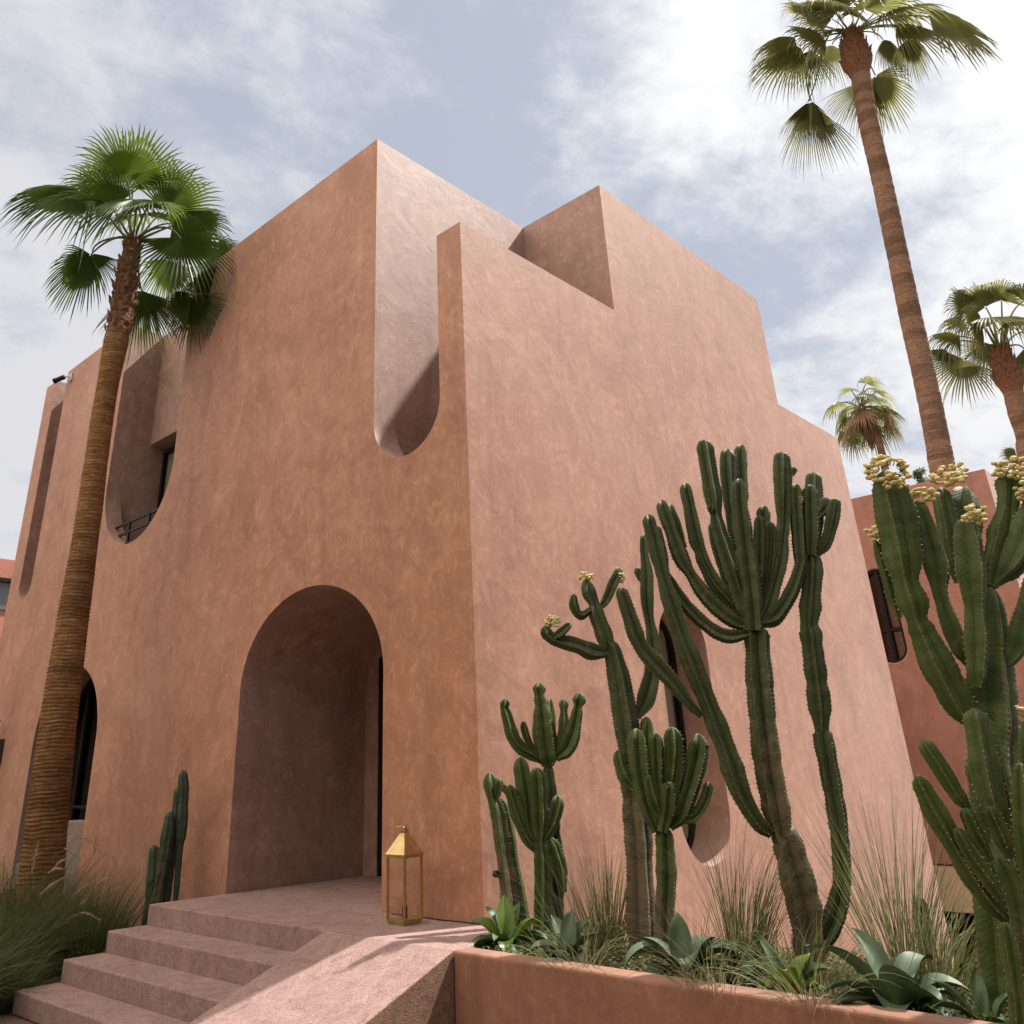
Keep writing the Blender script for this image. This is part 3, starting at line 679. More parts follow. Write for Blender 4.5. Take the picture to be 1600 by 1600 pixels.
def boots(name, P, rr, parent, seed, mats, count=150, ln=.16, w=.05, flare=.3):
    """old leaf bases: overlapping curled wedges round the top of the trunk"""
    m = MB(); rnd = random.Random(seed); P, rr = catmull(P, rr, .02)
    for _ in range(count):
        j = rnd.randrange(len(P)-1); d = (P[j+1]-P[j]).normalized(); u = d.orthogonal().normalized(); wv = d.cross(u); t = rnd.uniform(0, 2*pi)
        o = u*cos(t)+wv*sin(t); side = d.cross(o); c = P[j]+o*rr[j]*.92; L = ln*rnd.uniform(.5, 1.3); ww = w*rnd.uniform(.6, 1.3); fl_ = flare*rnd.uniform(.2, 1.6)
        tw = rnd.uniform(-.5, .5); ax = (d+side*tw).normalized()
        a = m.vert(c-side*ww); b = m.vert(c+side*ww); c3 = m.vert(c+ax*L*.6+o*L*fl_*.5+side*ww*.8); c4 = m.vert(c+ax*L*.6+o*L*fl_*.5-side*ww*.8)
        e = m.vert(c+ax*L+o*L*fl_*1.5+side*ww*rnd.uniform(-.5,.5)); g_ = m.vert(c+ax*L*.5+o*(L*fl_*.5+.03))
        m.face((a, b, g_), 0); m.face((b, c3, g_), 0); m.face((c3, e, g_), 0); m.face((e, c4, g_), 0); m.face((c4, a, g_), 0)
    for _ in range(count//2):       # loose fibres
        j = rnd.randrange(len(P)-1); d = (P[j+1]-P[j]).normalized(); u = d.orthogonal().normalized(); wv = d.cross(u); t = rnd.uniform(0, 2*pi)
        o = u*cos(t)+wv*sin(t); c = P[j]+o*rr[j]; e = c+o*rnd.uniform(.03, .09)+d*rnd.uniform(-.1, .1); s = d.cross(o)*.006
        i = [m.vert(c-s), m.vert(c+s), m.vert(e)]; m.face(i, 0)
    return m.build(name, mats, parent)

# left palm
pb = Vector((-1.0, 5.4, .15))
palm = thing('fan_palm', 'fan palm with thick ringed brown trunk standing close before the shaded wall', 'palm tree', pb)
def pl_(px, py, off=0): return atv(px, py, (-1.0, 5.45, 0), off)
cl = [(42, 1500, 41), (60, 1400, 35), (72, 1300, 30.5), (84, 1190, 28.5), (98, 1080, 26.5), (117, 950, 22.5), (137, 820, 18.8), (153, 700, 17), (168, 605, 15.8), (183, 525, 18), (195, 460, 17), (203, 400, 13), (209, 374, 8)]
def radpx(px, P): return px/FL*depth_of(P)
TP = [pl_(x, y) for x, y, r in cl]; TR = [radpx(r, p) for (x, y, r), p in zip(cl, TP)]
trunk_mesh(TP[:10], TR[:10], .042, .085, 3, 56).build('trunk', M_trunk, palm, smooth=True)
trunk_mesh(TP[9:], [r*.92 for r in TR[9:]], .06, .06, 5).build('crown_shaft', M_boot, palm, smooth=True)
boots('leaf_bases', TP[9:], TR[9:], palm, 4, M_boot, 170, .13, .045, .20)
crown = TP[-1]
LF = [ # hub px, hub py, off, axis(r,u,f), normal(r,u,f), R px, spread, droop
 (208, 285, .25, (0.02, 1, .1), (.1, .1, -1), 104, 190, .00),
 (196, 275, -.2, (-.25, .9, -.3), (-.2, .4, -1), 92, 180, .05),
 (258, 330, .35, (.80, .58, .2), (-.1, .2, -1), 100, 200, .02),
 (245, 300, .6, (.35, .9, .4), (-.2, -.3, -1), 92, 190, .05),
 (208, 312, -.45, (-.1, -.35, -.9), (0, .95, -.5), 78, 240, .25),
 (185, 318, -.1, (-.55, .45, -.3), (.2, .5, -1), 88, 200, .15),
 (150, 312, -.25, (-.85, .05, -.4), (-.1, .9, -.6), 110, 170, .35),
 (125, 305, .0, (-1, .18, -.1), (-.1, .8, -.5), 108, 120, .18),
 (142, 398, -.2, (-.62, -.68, 0), (-.5, .3, -1), 98, 160, .06),
 (145, 396, -.1, (.35, -.9, -.2), (.2, .3, -1), 62, 130, .10),
 (218, 452, .35, (.10, -1, .1), (.3, .1, -1), 102, 120, .05),
 (282, 372, -.35, (.50, -.75, -.35), (.5, .5, -.9), 100, 210, .16),
 (270, 350, .1, (.8, -.1, .1), (.2, .7, -.7), 84, 170, .3),
 (262, 405, .5, (-.1, -.9, .3), (-.3, .3, -1), 82, 160, .10),
 (330, 390, .45, (.75, -.45, .3), (.1, .6, -.8), 84, 170, .22),
 (335, 400, .65, (.2, -.9, .3), (-.1, .4, -.9), 78, 150, .12),
 (300, 463, .2, (.15, -1, 0), (-.4, .2, -1), 82, 180, .05),
 (298, 458, .05, (-.75, -.55, 0), (-.3, .4, -1), 60, 110, .15),
 (322, 470, .5, (.1, -1, .2), (.2, .3, -1), 74, 130, .05),
 (215, 335, .7, (.1, .3, .9), (0, .9, .4), 90, 200, .3),
 (165, 290, .5, (-.6, .75, .3), (.1, .3, -1), 84, 170, .12),
 (232, 322, -.5, (.5, .1, -.8), (.1, .9, -.5), 74, 230, .3),
 (300, 345, .3, (.9, .2, .2), (-.1, .6, -.8), 70, 180, .2),
 (318, 420, .3, (.45, -.85, .2), (.2, .4, -.9), 84, 150, .12),
 (222, 455, .6, (.3, -.9, .2), (.4, .1, -1), 84, 110, .08),
]
for i, (hx, hy, off, A, Nn, R, spd, dr_) in enumerate(LF):
    Hh = pl_(hx, hy, off); m = MB()
    v = Hh-crown; bd = Vector((v.x*.6, v.y*.6, 0))+Vector((0, 0, .35 if hy < 380 else .28))
    frond(m, crown+Vector((0,0,-.04)), Hh, dirv(*A), dirv(*Nn), radpx(R, Hh), spd, dr_, 100+i, bd, 36, .40, .022)
    m.build('frond', [M_frond, M_stalk], palm)

# tall palm on the right, behind the annex
def other_palm(label, basexy, shaft, depth, table, seed, mats, tseg=36, skirt=False, group='palms beyond the buildings', bootpx=None, gzz=gz):
    P = []; R = []
    for x, y, r in shaft: p = at(x, y, depth); P.append(p)
    # keep the trunk upright in depth: use the upright plane through the lowest visible point
    b0 = P[0]; P = [atv(x, y, b0) for x, y, r in shaft]; R = [r/FL*depth_of(p) for (x, y, r), p in zip(shaft, P)]
    d = (P[0]-P[1]).normalized(); drop = (P[0].z-gzz)/max(.2, -d.z); foot = P[0]+d*drop*.55; foot = Vector((foot.x, foot.y, gzz))
    o = thing('fan_palm', label, 'palm tree', foot, group)
    n = bootpx
    trunk_mesh([foot]+P[:n+1], [R[0]*1.15]+R[:n+1], .055, .075, seed, tseg, .014).build('trunk', M_trunk2, o, smooth=True)
    trunk_mesh(P[n:], R[n:], .07, .06, seed+1, tseg).build('crown_shaft', M_boot, o, smooth=True)
    boots('leaf_bases', P[n:], [r*1.05 for r in R[n:]], o, seed, M_boot, 260, .20*depth/17, .05*depth/17, .18)
    cr_ = P[-1]
    for i, (hx, hy, off, A, Nn, Rr, spd, dr_) in enumerate(table):
        Hh = atv(hx, hy, b0, off); v = Hh-cr_; m = MB()
        frond(m, cr_+Vector((0,0,-.05)), Hh, dirv(*A), dirv(*Nn), 1.1*Rr/FL*depth_of(Hh), spd, dr_*1.15, seed*50+i, Vector((v.x*.7, v.y*.7, .5*v.length)), 34, .40, .03*depth/17)
        m.build('frond', mats, o)
    return o, P
T1 = [
 (1290, 62, -.3, (-.85, .25, -.2), (-.1, .7, -.7), 80, 150, .30),
 (1250, 72, 0, (-.75, -.65, 0), (-.5, .6, -.7), 84, 120, .15),
 (1268, 78, .3, (-.3, -.9, .1), (-.6, .5, -.8), 60, 130, .1),
 (1300, 30, .5, (-.8, .5, .2), (.3, .4, -.9), 70, 170, .25),
 (1262, 25, .2, (-.5, .3, -.4), (.3, .9, -.5), 60, 150, .35),
 (1265, 158, .1, (.12, -1, 0), (-.6, .2, -1), 96, 80, .02),
 (1268, 158, .0, (.45, -.85, 0), (.5, .3, -1), 60, 80, .1),
 (1262, 160, .0, (-.45, -.85, 0), (-.5, .3, -1), 56, 60, .1),
 (1368, 118, .6, (.55, -.80, .2), (.2, .2, -1), 80, 170, .05),
 (1356, 125, .7, (-.35, -.9, .2), (-.2, .3, -1), 72, 110, .08),
 (1400, 42, -.1, (.7, -.1, -.2), (-.2, .8, -.6), 72, 190, .35),
 (1450, 22, 0, (.95, -.30, 0), (.1, .7, -.75), 102, 170, .12),
 (1420, 60, .2, (.2, -.8, .1), (.1, .7, -.7), 52, 140, .2),
 (1375, 10, .4, (.6, .7, .3), (0, .3, -.9), 80, 180, .2),
 (1330, 5, .2, (-.1, 1, .2), (0, .1, -1), 84, 200, .15),
 (1350, 15, -.5, (.2, .3, -.9), (0, .9, -.3), 70, 200, .3),
 (1310, 20, .0, (-.35, .8, 0), (.2, .3, -1), 72, 180, .2),
 (1242, 58, .2, (-.75, -.35, 0), (-.2, .7, -.7), 70, 130, .3),
 (1300, 70, .4, (-.2, -.9, .1), (-.2, .5, -.8), 52, 140, .2),
 (1380, 62, .3, (.5, -.8, 0), (.2, .6, -.7), 52, 150, .2),
 (1300, 12, -.4, (-.6, .1, -.7), (.1, .9, -.4), 74, 200, .35),
 (1385, 20, -.3, (.6, .1, -.6), (-.1, .9, -.4), 74, 200, .3),
 (1490, 40, .1, (.9, -.5, 0), (.1, .7, -.7), 56, 120, .2),
]
other_palm('very tall leaning fan palm with ringed pale trunk rising at the upper right', None,
    [(1483, 775, 18.5), (1470, 715, 18), (1448, 605, 16.5), (1424, 500, 16), (1401, 390, 15), (1378, 281, 14.3), (1357, 190, 14), (1345, 120, 14), (1339, 95, 22), (1334, 75, 19), (1330, 52, 11)], 19.5, T1, 11, [M_frond2, M_stalk], bootpx=7)
T2 = [
 (1535, 510, -.2, (-.7, .45, -.3), (.1, .6, -.8), 70, 170, .30),
 (1548, 498, -.5, (0, .1, -1), (0, .95, -.3), 66, 230, .30),
 (1540, 480, .2, (-.5, .85, .1), (.2, .2, -1), 62, 180, .25),
 (1565, 470, .3, (.1, 1, .2), (0, .3, -1), 58, 180, .3),
 (1600, 470, 0, (.8, .5, 0), (-.1, .6, -.8), 66, 180, .3),
 (1500, 525, .1, (-.9, .05, -.1), (-.1, .85, -.5), 60, 120, .40),
 (1478, 545, .1, (-.55, -.75, 0), (-.3, .5, -.8), 40, 120, .1),
 (1508, 562, .1, (-.45, -.85, 0), (-.3, .3, -1), 62, 190, .08),
 (1600, 545, 0, (.5, -.8, 0), (.4, .3, -1), 60, 170, .1),
 (1610, 520, .4, (.9, -.2, .2), (0, .8, -.6), 60, 150, .3),
 (1570, 500, .6, (.3, .3, .8), (0, .8, .2), 66, 200, .3),
 (1520, 500, .4, (-.6, .2, .4), (0, .8, -.4), 60, 170, .4),
 (1515, 480, .0, (-.7, .6, 0), (.2, .4, -.8), 58, 170, .3),
 (1585, 500, -.4, (.4, .2, -.8), (0, .9, -.4), 62, 220, .3),
 (1545, 540, .3, (-.6, -.7, .2), (-.2, .5, -.8), 52, 150, .15),
]
other_palm('fan palm with full green crown cut by the right edge of the photo', None,
    [(1625, 780, 18), (1603, 680, 14), (1592, 650, 13.5), (1584, 615, 14), (1578, 595, 18.5), (1570, 575, 17), (1562, 545, 10)], 24, T2, 23, [M_frond2, M_stalk], bootpx=3)
# small palm far away, with a dead skirt
rnd = random.Random(5)
dep3 = 52
sp_ = thing('fan_palm', 'small distant fan palm with a brown skirt of dead leaves above the low roof', 'palm tree', at(1392, 800, dep3), 'palms beyond the buildings')
P3 = [(1400, 800, 8), (1385, 740, 6), (1376, 700, 5.5), (1366, 672, 6), (1346, 638, 6)]
B3 = at(1385, 740, dep3); P = [atv(x, y, B3) for x, y, r in P3]; R = [r/FL*dep3 for x, y, r in P3]
foot = Vector((P[0].x+.6, P[0].y-.5, gz)); sp_.location = foot
trunk_mesh([foot]+P, [R[0]*1.1]+R, .12, .03, 6, 20).build('trunk', M_trunk2, sp_, smooth=True)
cr3 = P[-1]
for i in range(38):
    th = rnd.uniform(0, 2*pi); el = rnd.uniform(-.9, 1.15); d = Vector((cos(th)*cos(el), sin(th)*cos(el), sin(el)))
    L = rnd.uniform(.7, 1.7)*(1.0 if el > -.3 else 1.1)
    Hh = cr3+d*L+Vector((0, 0, -.10)); A = (d+Vector((0, 0, -.45-.2*rnd.random()))).normalized(); Nn = Vector((0, 0, 1))+Vector((rnd.uniform(-.6,.6), rnd.uniform(-.6,.6), 0))
    m = MB(); frond(m, cr3, Hh, A, Nn, rnd.uniform(.95, 1.3), 170, .45, 900+i, d+Vector((0,0,.3)), 18, .34, .05)
    m.build('frond', [M_dead if i % 6 == 5 else M_frond2, M_stalk], sp_)
m = MB()
for i in range(420):
    th = rnd.uniform(0, 2*pi); t = rnd.random(); c = cr3+Vector((.25, 0, -.2-1.6*t)); r = .95*(1-.55*t)*rnd.uniform(.3, 1)
    a = c+Vector((cos(th)*r, sin(th)*r, 0)); e = a+Vector((-cos(th)*.25+rnd.uniform(-.15,.15), -sin(th)*.25, -rnd.uniform(.5, 1.1))); s = Vector((-sin(th), cos(th), 0))*rnd.uniform(.02, .06)
    m.face((m.vert(a-s), m.vert(a+s), m.vert(e+s*.3), m.vert(e-s*.3)))
m.build('dead_skirt', M_dead, sp_)
# palm only partly seen at the right edge, lower
lp = thing('fan_palm', 'single green palm leaf showing over the annex roof at the right edge', 'palm tree', at(1612, 1000, 27), 'palms beyond the buildings')
b0 = at(1605, 725, 27); foot = Vector((b0.x+.4, b0.y-.3, gz)); lp.location = foot
trunk_mesh([foot, lerp(foot, b0, .5), b0], [.3, .26, .22], .08, .03, 9, 24).build('trunk', M_trunk2, lp, smooth=True)
for i, (hx, hy, A, Nn, Rr) in enumerate([(1588, 712, (-.9, .15, 0), (.1, .6, -.8), 32), (1612, 700, (.2, 1, 0), (0, .2, -1), 34), (1622, 725, (.9, -.2, 0), (0, .6, -.8), 34), (1606, 735, (-.2, -1, .1), (0, .3, -1), 30)]):
    m = MB(); Hh = atv(hx, hy, b0); frond(m, b0, Hh, dirv(*A), dirv(*Nn), Rr/FL*27, 190, .25, 700+i, Vector((0,0,1)), 34, .5, .03); m.build('frond', [M_frond2, M_stalk], lp)

def leafcloud(m, c, r, n, s, seed, sq=(1,1,1)):
    rnd = random.Random(seed)
    for _ in range(n):
        d = Vector((rnd.gauss(0,1), rnd.gauss(0,1), rnd.gauss(0,1))).normalized()*r*rnd.uniform(.25, 1)**.5
        p = Vector(c)+Vector((d.x*sq[0], d.y*sq[1], d.z*sq[2])); u = Vector((rnd.gauss(0,1), rnd.gauss(0,1), rnd.gauss(0,1))).normalized(); w = u.orthogonal().normalized()
        L = s*rnd.uniform(.6, 1.4)
        m.face((m.vert(p), m.vert(p+u*L*.5+w*L*.22), m.vert(p+u*L), m.vert(p+u*L*.5-w*L*.22)))
ct = at(1453, 765, 40); tr_ = thing('conifer', 'tip of a small dark tree poking over the annex roof', 'tree', Vector((ct.x, ct.y, gz)))
m = MB()
for k in range(9): leafcloud(m, ct+Vector((rnd.uniform(-.35,.35), rnd.uniform(-.35,.35), -.4+k*.17)), .42*(1-k/12), 110, .17, k)
for k in range(30): leafcloud(m, ct+Vector((rnd.uniform(-1.2,1.2), rnd.uniform(-1.2,1.2), -1.0-k*.15)), .7, 60, .2, 50+k)
m.build('crown', M_grass, tr_)
m = MB(); m.tube([Vector((ct.x, ct.y, gz)), ct+Vector((0,0,-2)), ct+Vector((0,0,.6))], [.2, .12, .02], 8); m.build('trunk', M_bark, tr_)

# ------------------------------------------------------------------ cacti
TS = .024
def cactus_mesh(P, rr, ribs, seed, age=0.0, c=.47, pw=1.15, tooth=.03, sp=True, tsz=TS, phase=None, per=8):
    m = MB(); m.useattr = True; rnd = random.Random(seed)
    P, rr = catmull(P, rr, tsz/3); n = ribs*per; u = None; L = 0
    ph = rnd.uniform(0, 2*pi) if phase is None else phase
    tot = sum((P[i+1]-P[i]).length for i in range(len(P)-1)); rtip = max(rr[-1]*1.35, .01)
    # irregular swellings between the yearly joints
    for j, p in enumerate(P):
        if j: L += (p-P[j-1]).length
        d = (P[min(j+1, len(P)-1)]-P[max(j-1, 0)]).normalized()
        u = (d.orthogonal() if u is None else u-d*u.dot(d)).normalized(); w = d.cross(u)
        r = rr[j]*(1+.16*noise.noise(Vector((L*7, seed*3.1, 0)))+.08*noise.noise(Vector((L*17, seed*1.1, 4))))*1.08
        e = tot-L
        if e < rtip: r *= sqrt(max(.02, 1-((rtip-e)/rtip)**2))
        tj = j % 3; twist = .25*noise.noise(Vector((L*1.3, seed*1.7, 5)))
        for k in range(n):
            t = 2*pi*k/n; uu = (k % per)/per; uu = 2*min(uu, 1-uu); rib = (1-uu)**pw
            edge = 1 if k % per == 0 else 0
            q = c+(1-c)*rib
            if edge: q *= 1+(tooth if tj == 0 else -tooth*.45)+.02*noise.noise(Vector((L*22, k, seed)))
            tt = t+ph+twist
            v = p+(u*cos(tt)+w*sin(tt))*r*q
            m.vert(v, (rib, L, age*(1-L/tot) if age else 0))
            if edge and sp and tj == 0 and e > .01 and rnd.random() < .8:
                o = (u*cos(tt)+w*sin(tt)); s_ = .0026+.05*r*.3
                i = len(m.v)
                # spines are appended later to keep ring indices regular
                m_sp.append((v+o*.001, o, d, min(s_, .0038)*rnd.uniform(.5, 1.3)))
    NR = len(P)
    for j in range(NR-1):
        for k in range(n): a = j*n; m.face((a+k, a+(k+1)%n, a+n+(k+1)%n, a+n+k))
    m.face([k for k in range(n-1, -1, -1)]); a = (NR-1)*n; m.face([a+k for k in range(n)])
    for v, o, d, s_ in m_sp:
        q = o.cross(d); a = m.vert(v-d*s_-q*s_*.6); b = m.vert(v+d*s_-q*s_*.6); c_ = m.vert(v+q*s_*.9); t = m.vert(v+o*s_*1.8)
        m.face((a, b, t), 1); m.face((b, c_, t), 1); m.face((c_, a, t), 1)
    m_sp.clear()
    return m
m_sp = []
def fruit(px, py, rx, ry, n, rb, base, off, parent, seed, ring=False):
    rnd = random.Random(seed); m = MB(); c = atv(px, py, base, off); k = depth_of(c)/FL
    pts = []
    tries = 0
    while len(pts) < int(n*1.5) and tries < 6000:
        tries += 1
        a = rnd.uniform(0, 2*pi); q = sqrt(rnd.random()) if not ring else rnd.uniform(.75, 1)
        if ring: a = rnd.uniform(-.15*pi, 1.15*pi)
        x = cos(a)*q*rx; y = sin(a)*q*ry; z = rnd.uniform(-.6, .6)*rx
        if all((x-p[0])**2+(y-p[1])**2+(z-p[2])**2 > (1.15*rb)**2 for p in pts): pts.append((x, y, z))
    for x, y, z in pts:
        b = c+(RIGHT*x+UPV*y+FWD*z)*k; r = rb*k*rnd.uniform(.6, .95)
        m.ball(b, r, 0, (rnd.uniform(1.0,1.25), rnd.uniform(1.0,1.25), rnd.uniform(.65,.9)), 10, 6)
        for q_ in range(3): m.ball(b+Vector((cos(2.1*q_+x), sin(2.1*q_+x), .2))*r*.55, r*.62, 0, seg=7, rings=5)
        m.bar(b-Vector((0,0,r*.7)), lerp(b, c-UPV*ry*.9*k, .22), rb*k*.14, 4, 1)
        m.ball(b+Vector((0,0,r*.8)), r*.16, 2, seg=5, rings=3)
    return m.build('fruit_cluster', [M_berry, M_cac, M_bark], parent, smooth=True)
def cactus(label, base, branches, mat, ribs=5, seed=1, group='candelabra cacti in the planter', fruits=(), cat='cactus', name='candelabra_cactus', trunkmat_=None, **kw):
    o = thing(name, label, cat, base, group); rnd = random.Random(seed)
    for i, br in enumerate(branches):
        d0, d1, pts = br[:3]; nm = 'trunk' if i == 0 else 'branch'
        P = []; R = []; n = len(pts)
        for j, (x, y, r) in enumerate(pts):
            p = atv(x, y, base, lerp(d0, d1, j/(n-1))); P.append(p); R.append(r/FL*depth_of(p))
        k = dict(kw); k.setdefault('age', .30 if i == 0 else .05)
        cactus_mesh(P, R, br[3] if len(br) > 3 else ribs, seed*20+i, **k).build(nm, [mat, M_spine], o, smooth=True, sharp=50)
    for i, f in enumerate(fruits): fruit(*f[:6], base, f[6], o, seed*7+i, ring=len(f) > 7)
    return o

# small twin columns at the left end of the planter
cactus('slim twin-stemmed cactus at the left end of the planter beside the house corner', (.22, -.42, .52), [
 (0, 0, [(803, 1468, 13), (797, 1400, 14), (787, 1330, 12), (778, 1270, 11), (771, 1248, 9), (767, 1226, 11), (765, 1207, 8)]),
 (.02, .06, [(822, 1468, 10), (815, 1420, 12), (803, 1350, 10), (796, 1300, 9), (789, 1265, 8), (783, 1248, 5)]),
 (0, -.03, [(772, 1252, 4), (778, 1240, 6), (780, 1225, 7), (779, 1217, 5)]),
 (0, -.04, [(784, 1368, 3), (776, 1366, 5), (771, 1362, 5)]),
], M_cacb, 4, 31, tsz=.02)
cactus('cactus with knobbly crown of short upright arms standing second from the house corner', (.30, -.72, .52), [
 (.12, .12, [(868, 1470, 15), (868, 1400, 15), (869, 1350, 16), (864, 1300, 14), (860, 1240, 11), (857, 1195, 10)]),
 (.12, .12, [(857, 1198, 9), (855, 1180, 17), (851, 1150, 19), (848, 1120, 15), (845, 1098, 9), (843, 1086, 7), (843, 1075, 10), (843, 1066, 7)]),
 (.1, .05, [(846, 1188, 6), (830, 1178, 9), (813, 1168, 10), (801, 1150, 10), (792, 1120, 9), (788, 1106, 6), (789, 1098, 7), (789, 1092, 5)]),
 (.1, .0, [(838, 1178, 4), (826, 1160, 6), (819, 1140, 6), (818, 1127, 4)]),
 (.15, .2, [(866, 1182, 6), (876, 1162, 9), (881, 1135, 9), (881, 1112, 5), (881, 1102, 7), (881, 1092, 5)]),
 (.1, .08, [(868, 1184, 7), (884, 1170, 11), (894, 1148, 12), (901, 1118, 9), (903, 1104, 6), (905, 1094, 10), (904, 1082, 7)]),
 (.2, .3, [(862, 1160, 5), (862, 1120, 7), (859, 1092, 5)]),
 (0, 0, [(846, 1472, 14), (848, 1400, 13), (848, 1345, 13), (843, 1310, 10)]),
 (0, .03, [(840, 1318, 6), (829, 1295, 11), (823, 1250, 13), (816, 1205, 13), (813, 1183, 10)]),
 (0, -.06, [(844, 1314, 7), (843, 1270, 13), (840, 1225, 13), (838, 1199, 10)]),
 (0, -.03, [(838, 1328, 6), (822, 1306, 9), (808, 1270, 11), (799, 1240, 9), (796, 1226, 6)]),
 (-.02, -.02, [(800, 1245, 3), (791, 1235, 5), (784, 1226, 5)]),
 (0, .04, [(850, 1312, 6), (862, 1288, 10), (870, 1258, 10), (871, 1242, 8)]),
 (.05, 0, [(880, 1395, 6), (873, 1360, 13), (864, 1330, 14), (857, 1308, 9)]),
], M_cacb, 5, 32, tsz=.02)
cactus('tall gnarled cactus leaning left with pale yellow fruit on its upper arms', (.10, -1.34, .52), [
 (0, 0, [(1006, 1500, 24), (1002, 1420, 24), (1000, 1370, 21), (997, 1300, 21), (991, 1240, 19), (986, 1180, 18), (977, 1120, 19), (967, 1060, 17), (956, 1015, 13), (948, 1003, 10)]),
 (0, .02, [(950, 1014, 9), (944, 992, 13), (932, 960, 13), (928, 942, 8), (920, 925, 11), (915, 905, 8)]),
 (0, .06, [(936, 952, 4), (947, 938, 8), (957, 914, 10), (965, 896, 8), (967, 886, 5)]),
 (0, -.04, [(924, 952, 4), (907, 962, 6), (897, 947, 7), (897, 928, 5)]),
 (0, -.10, [(948, 1020, 8), (925, 1018, 13), (900, 1008, 11), (872, 1001, 10), (856, 992, 9), (851, 978, 7)]),
 (-.08, -.12, [(862, 997, 4), (877, 988, 7), (892, 974, 6)]),
 (-.08, 0, [(853, 985, 4), (858, 975, 6), (864, 963, 5)]),
 (.05, .14, [(995, 1120, 8), (1010, 1090, 17), (1020, 1045, 15), (1020, 1000, 12), (1014, 965, 10), (1011, 930, 13), (1011, 900, 12), (1007, 865, 9), (1006, 835, 8)]),
 (.12, .12, [(1012, 915, 4), (1003, 903, 6), (993, 888, 5)]),
], M_cac, 4, 33, fruits=[(864, 972, 11, 9, 14, 3.0, -.08), (917, 901, 14, 6, 13, 3.2, .03), (971, 903, 5, 9, 9, 2.8, .03)])
cactus('short bushy cactus with many bright blunt arms clustered before the pill window', (.16, -1.62, .52), [
 (0, 0, [(1041, 1490, 15), (1039, 1440, 14), (1042, 1375, 16), (1040, 1320, 14), (1037, 1290, 11)]),
 (0, .03, [(1026, 1300, 7), (1012, 1262, 12), (1001, 1215, 14), (996, 1165, 14), (994, 1138, 11)]),
 (.05, .10, [(992, 1235, 5), (976, 1215, 11), (968, 1190, 10), (966, 1172, 7)]),
 (.08, .15, [(1014, 1210, 9), (1012, 1160, 11), (1010, 1120, 8)]),
 (0, -.02, [(1028, 1290, 8), (1027, 1225, 11), (1025, 1165, 12), (1024, 1144, 9)]),
 (0, .02, [(1037, 1290, 8), (1046, 1235, 13), (1052, 1185, 15), (1050, 1136, 12)]),
 (0, .05, [(1046, 1292, 8), (1063, 1270, 13), (1080, 1222, 15), (1091, 1175, 15), (1091, 1146, 11)]),
 (.03, .0, [(1094, 1172, 4), (1102, 1168, 4), (1108, 1165, 3)]),
 (0, .0, [(1060, 1280, 6), (1084, 1277, 8), (1100, 1255, 8), (1107, 1232, 8), (1107, 1221, 6)]),
 (-.05, -.10, [(1036, 1300, 8), (1043, 1262, 12), (1045, 1232, 10), (1045, 1222, 7)]),
 (-.04, -.08, [(1032, 1275, 6), (1021, 1248, 10), (1015, 1222, 8), (1014, 1212, 5)]),
 (.08, .1, [(1036, 1290, 8), (1036, 1200, 11), (1037, 1165, 9)]),
], M_cacb, 5, 34, tsz=.022)
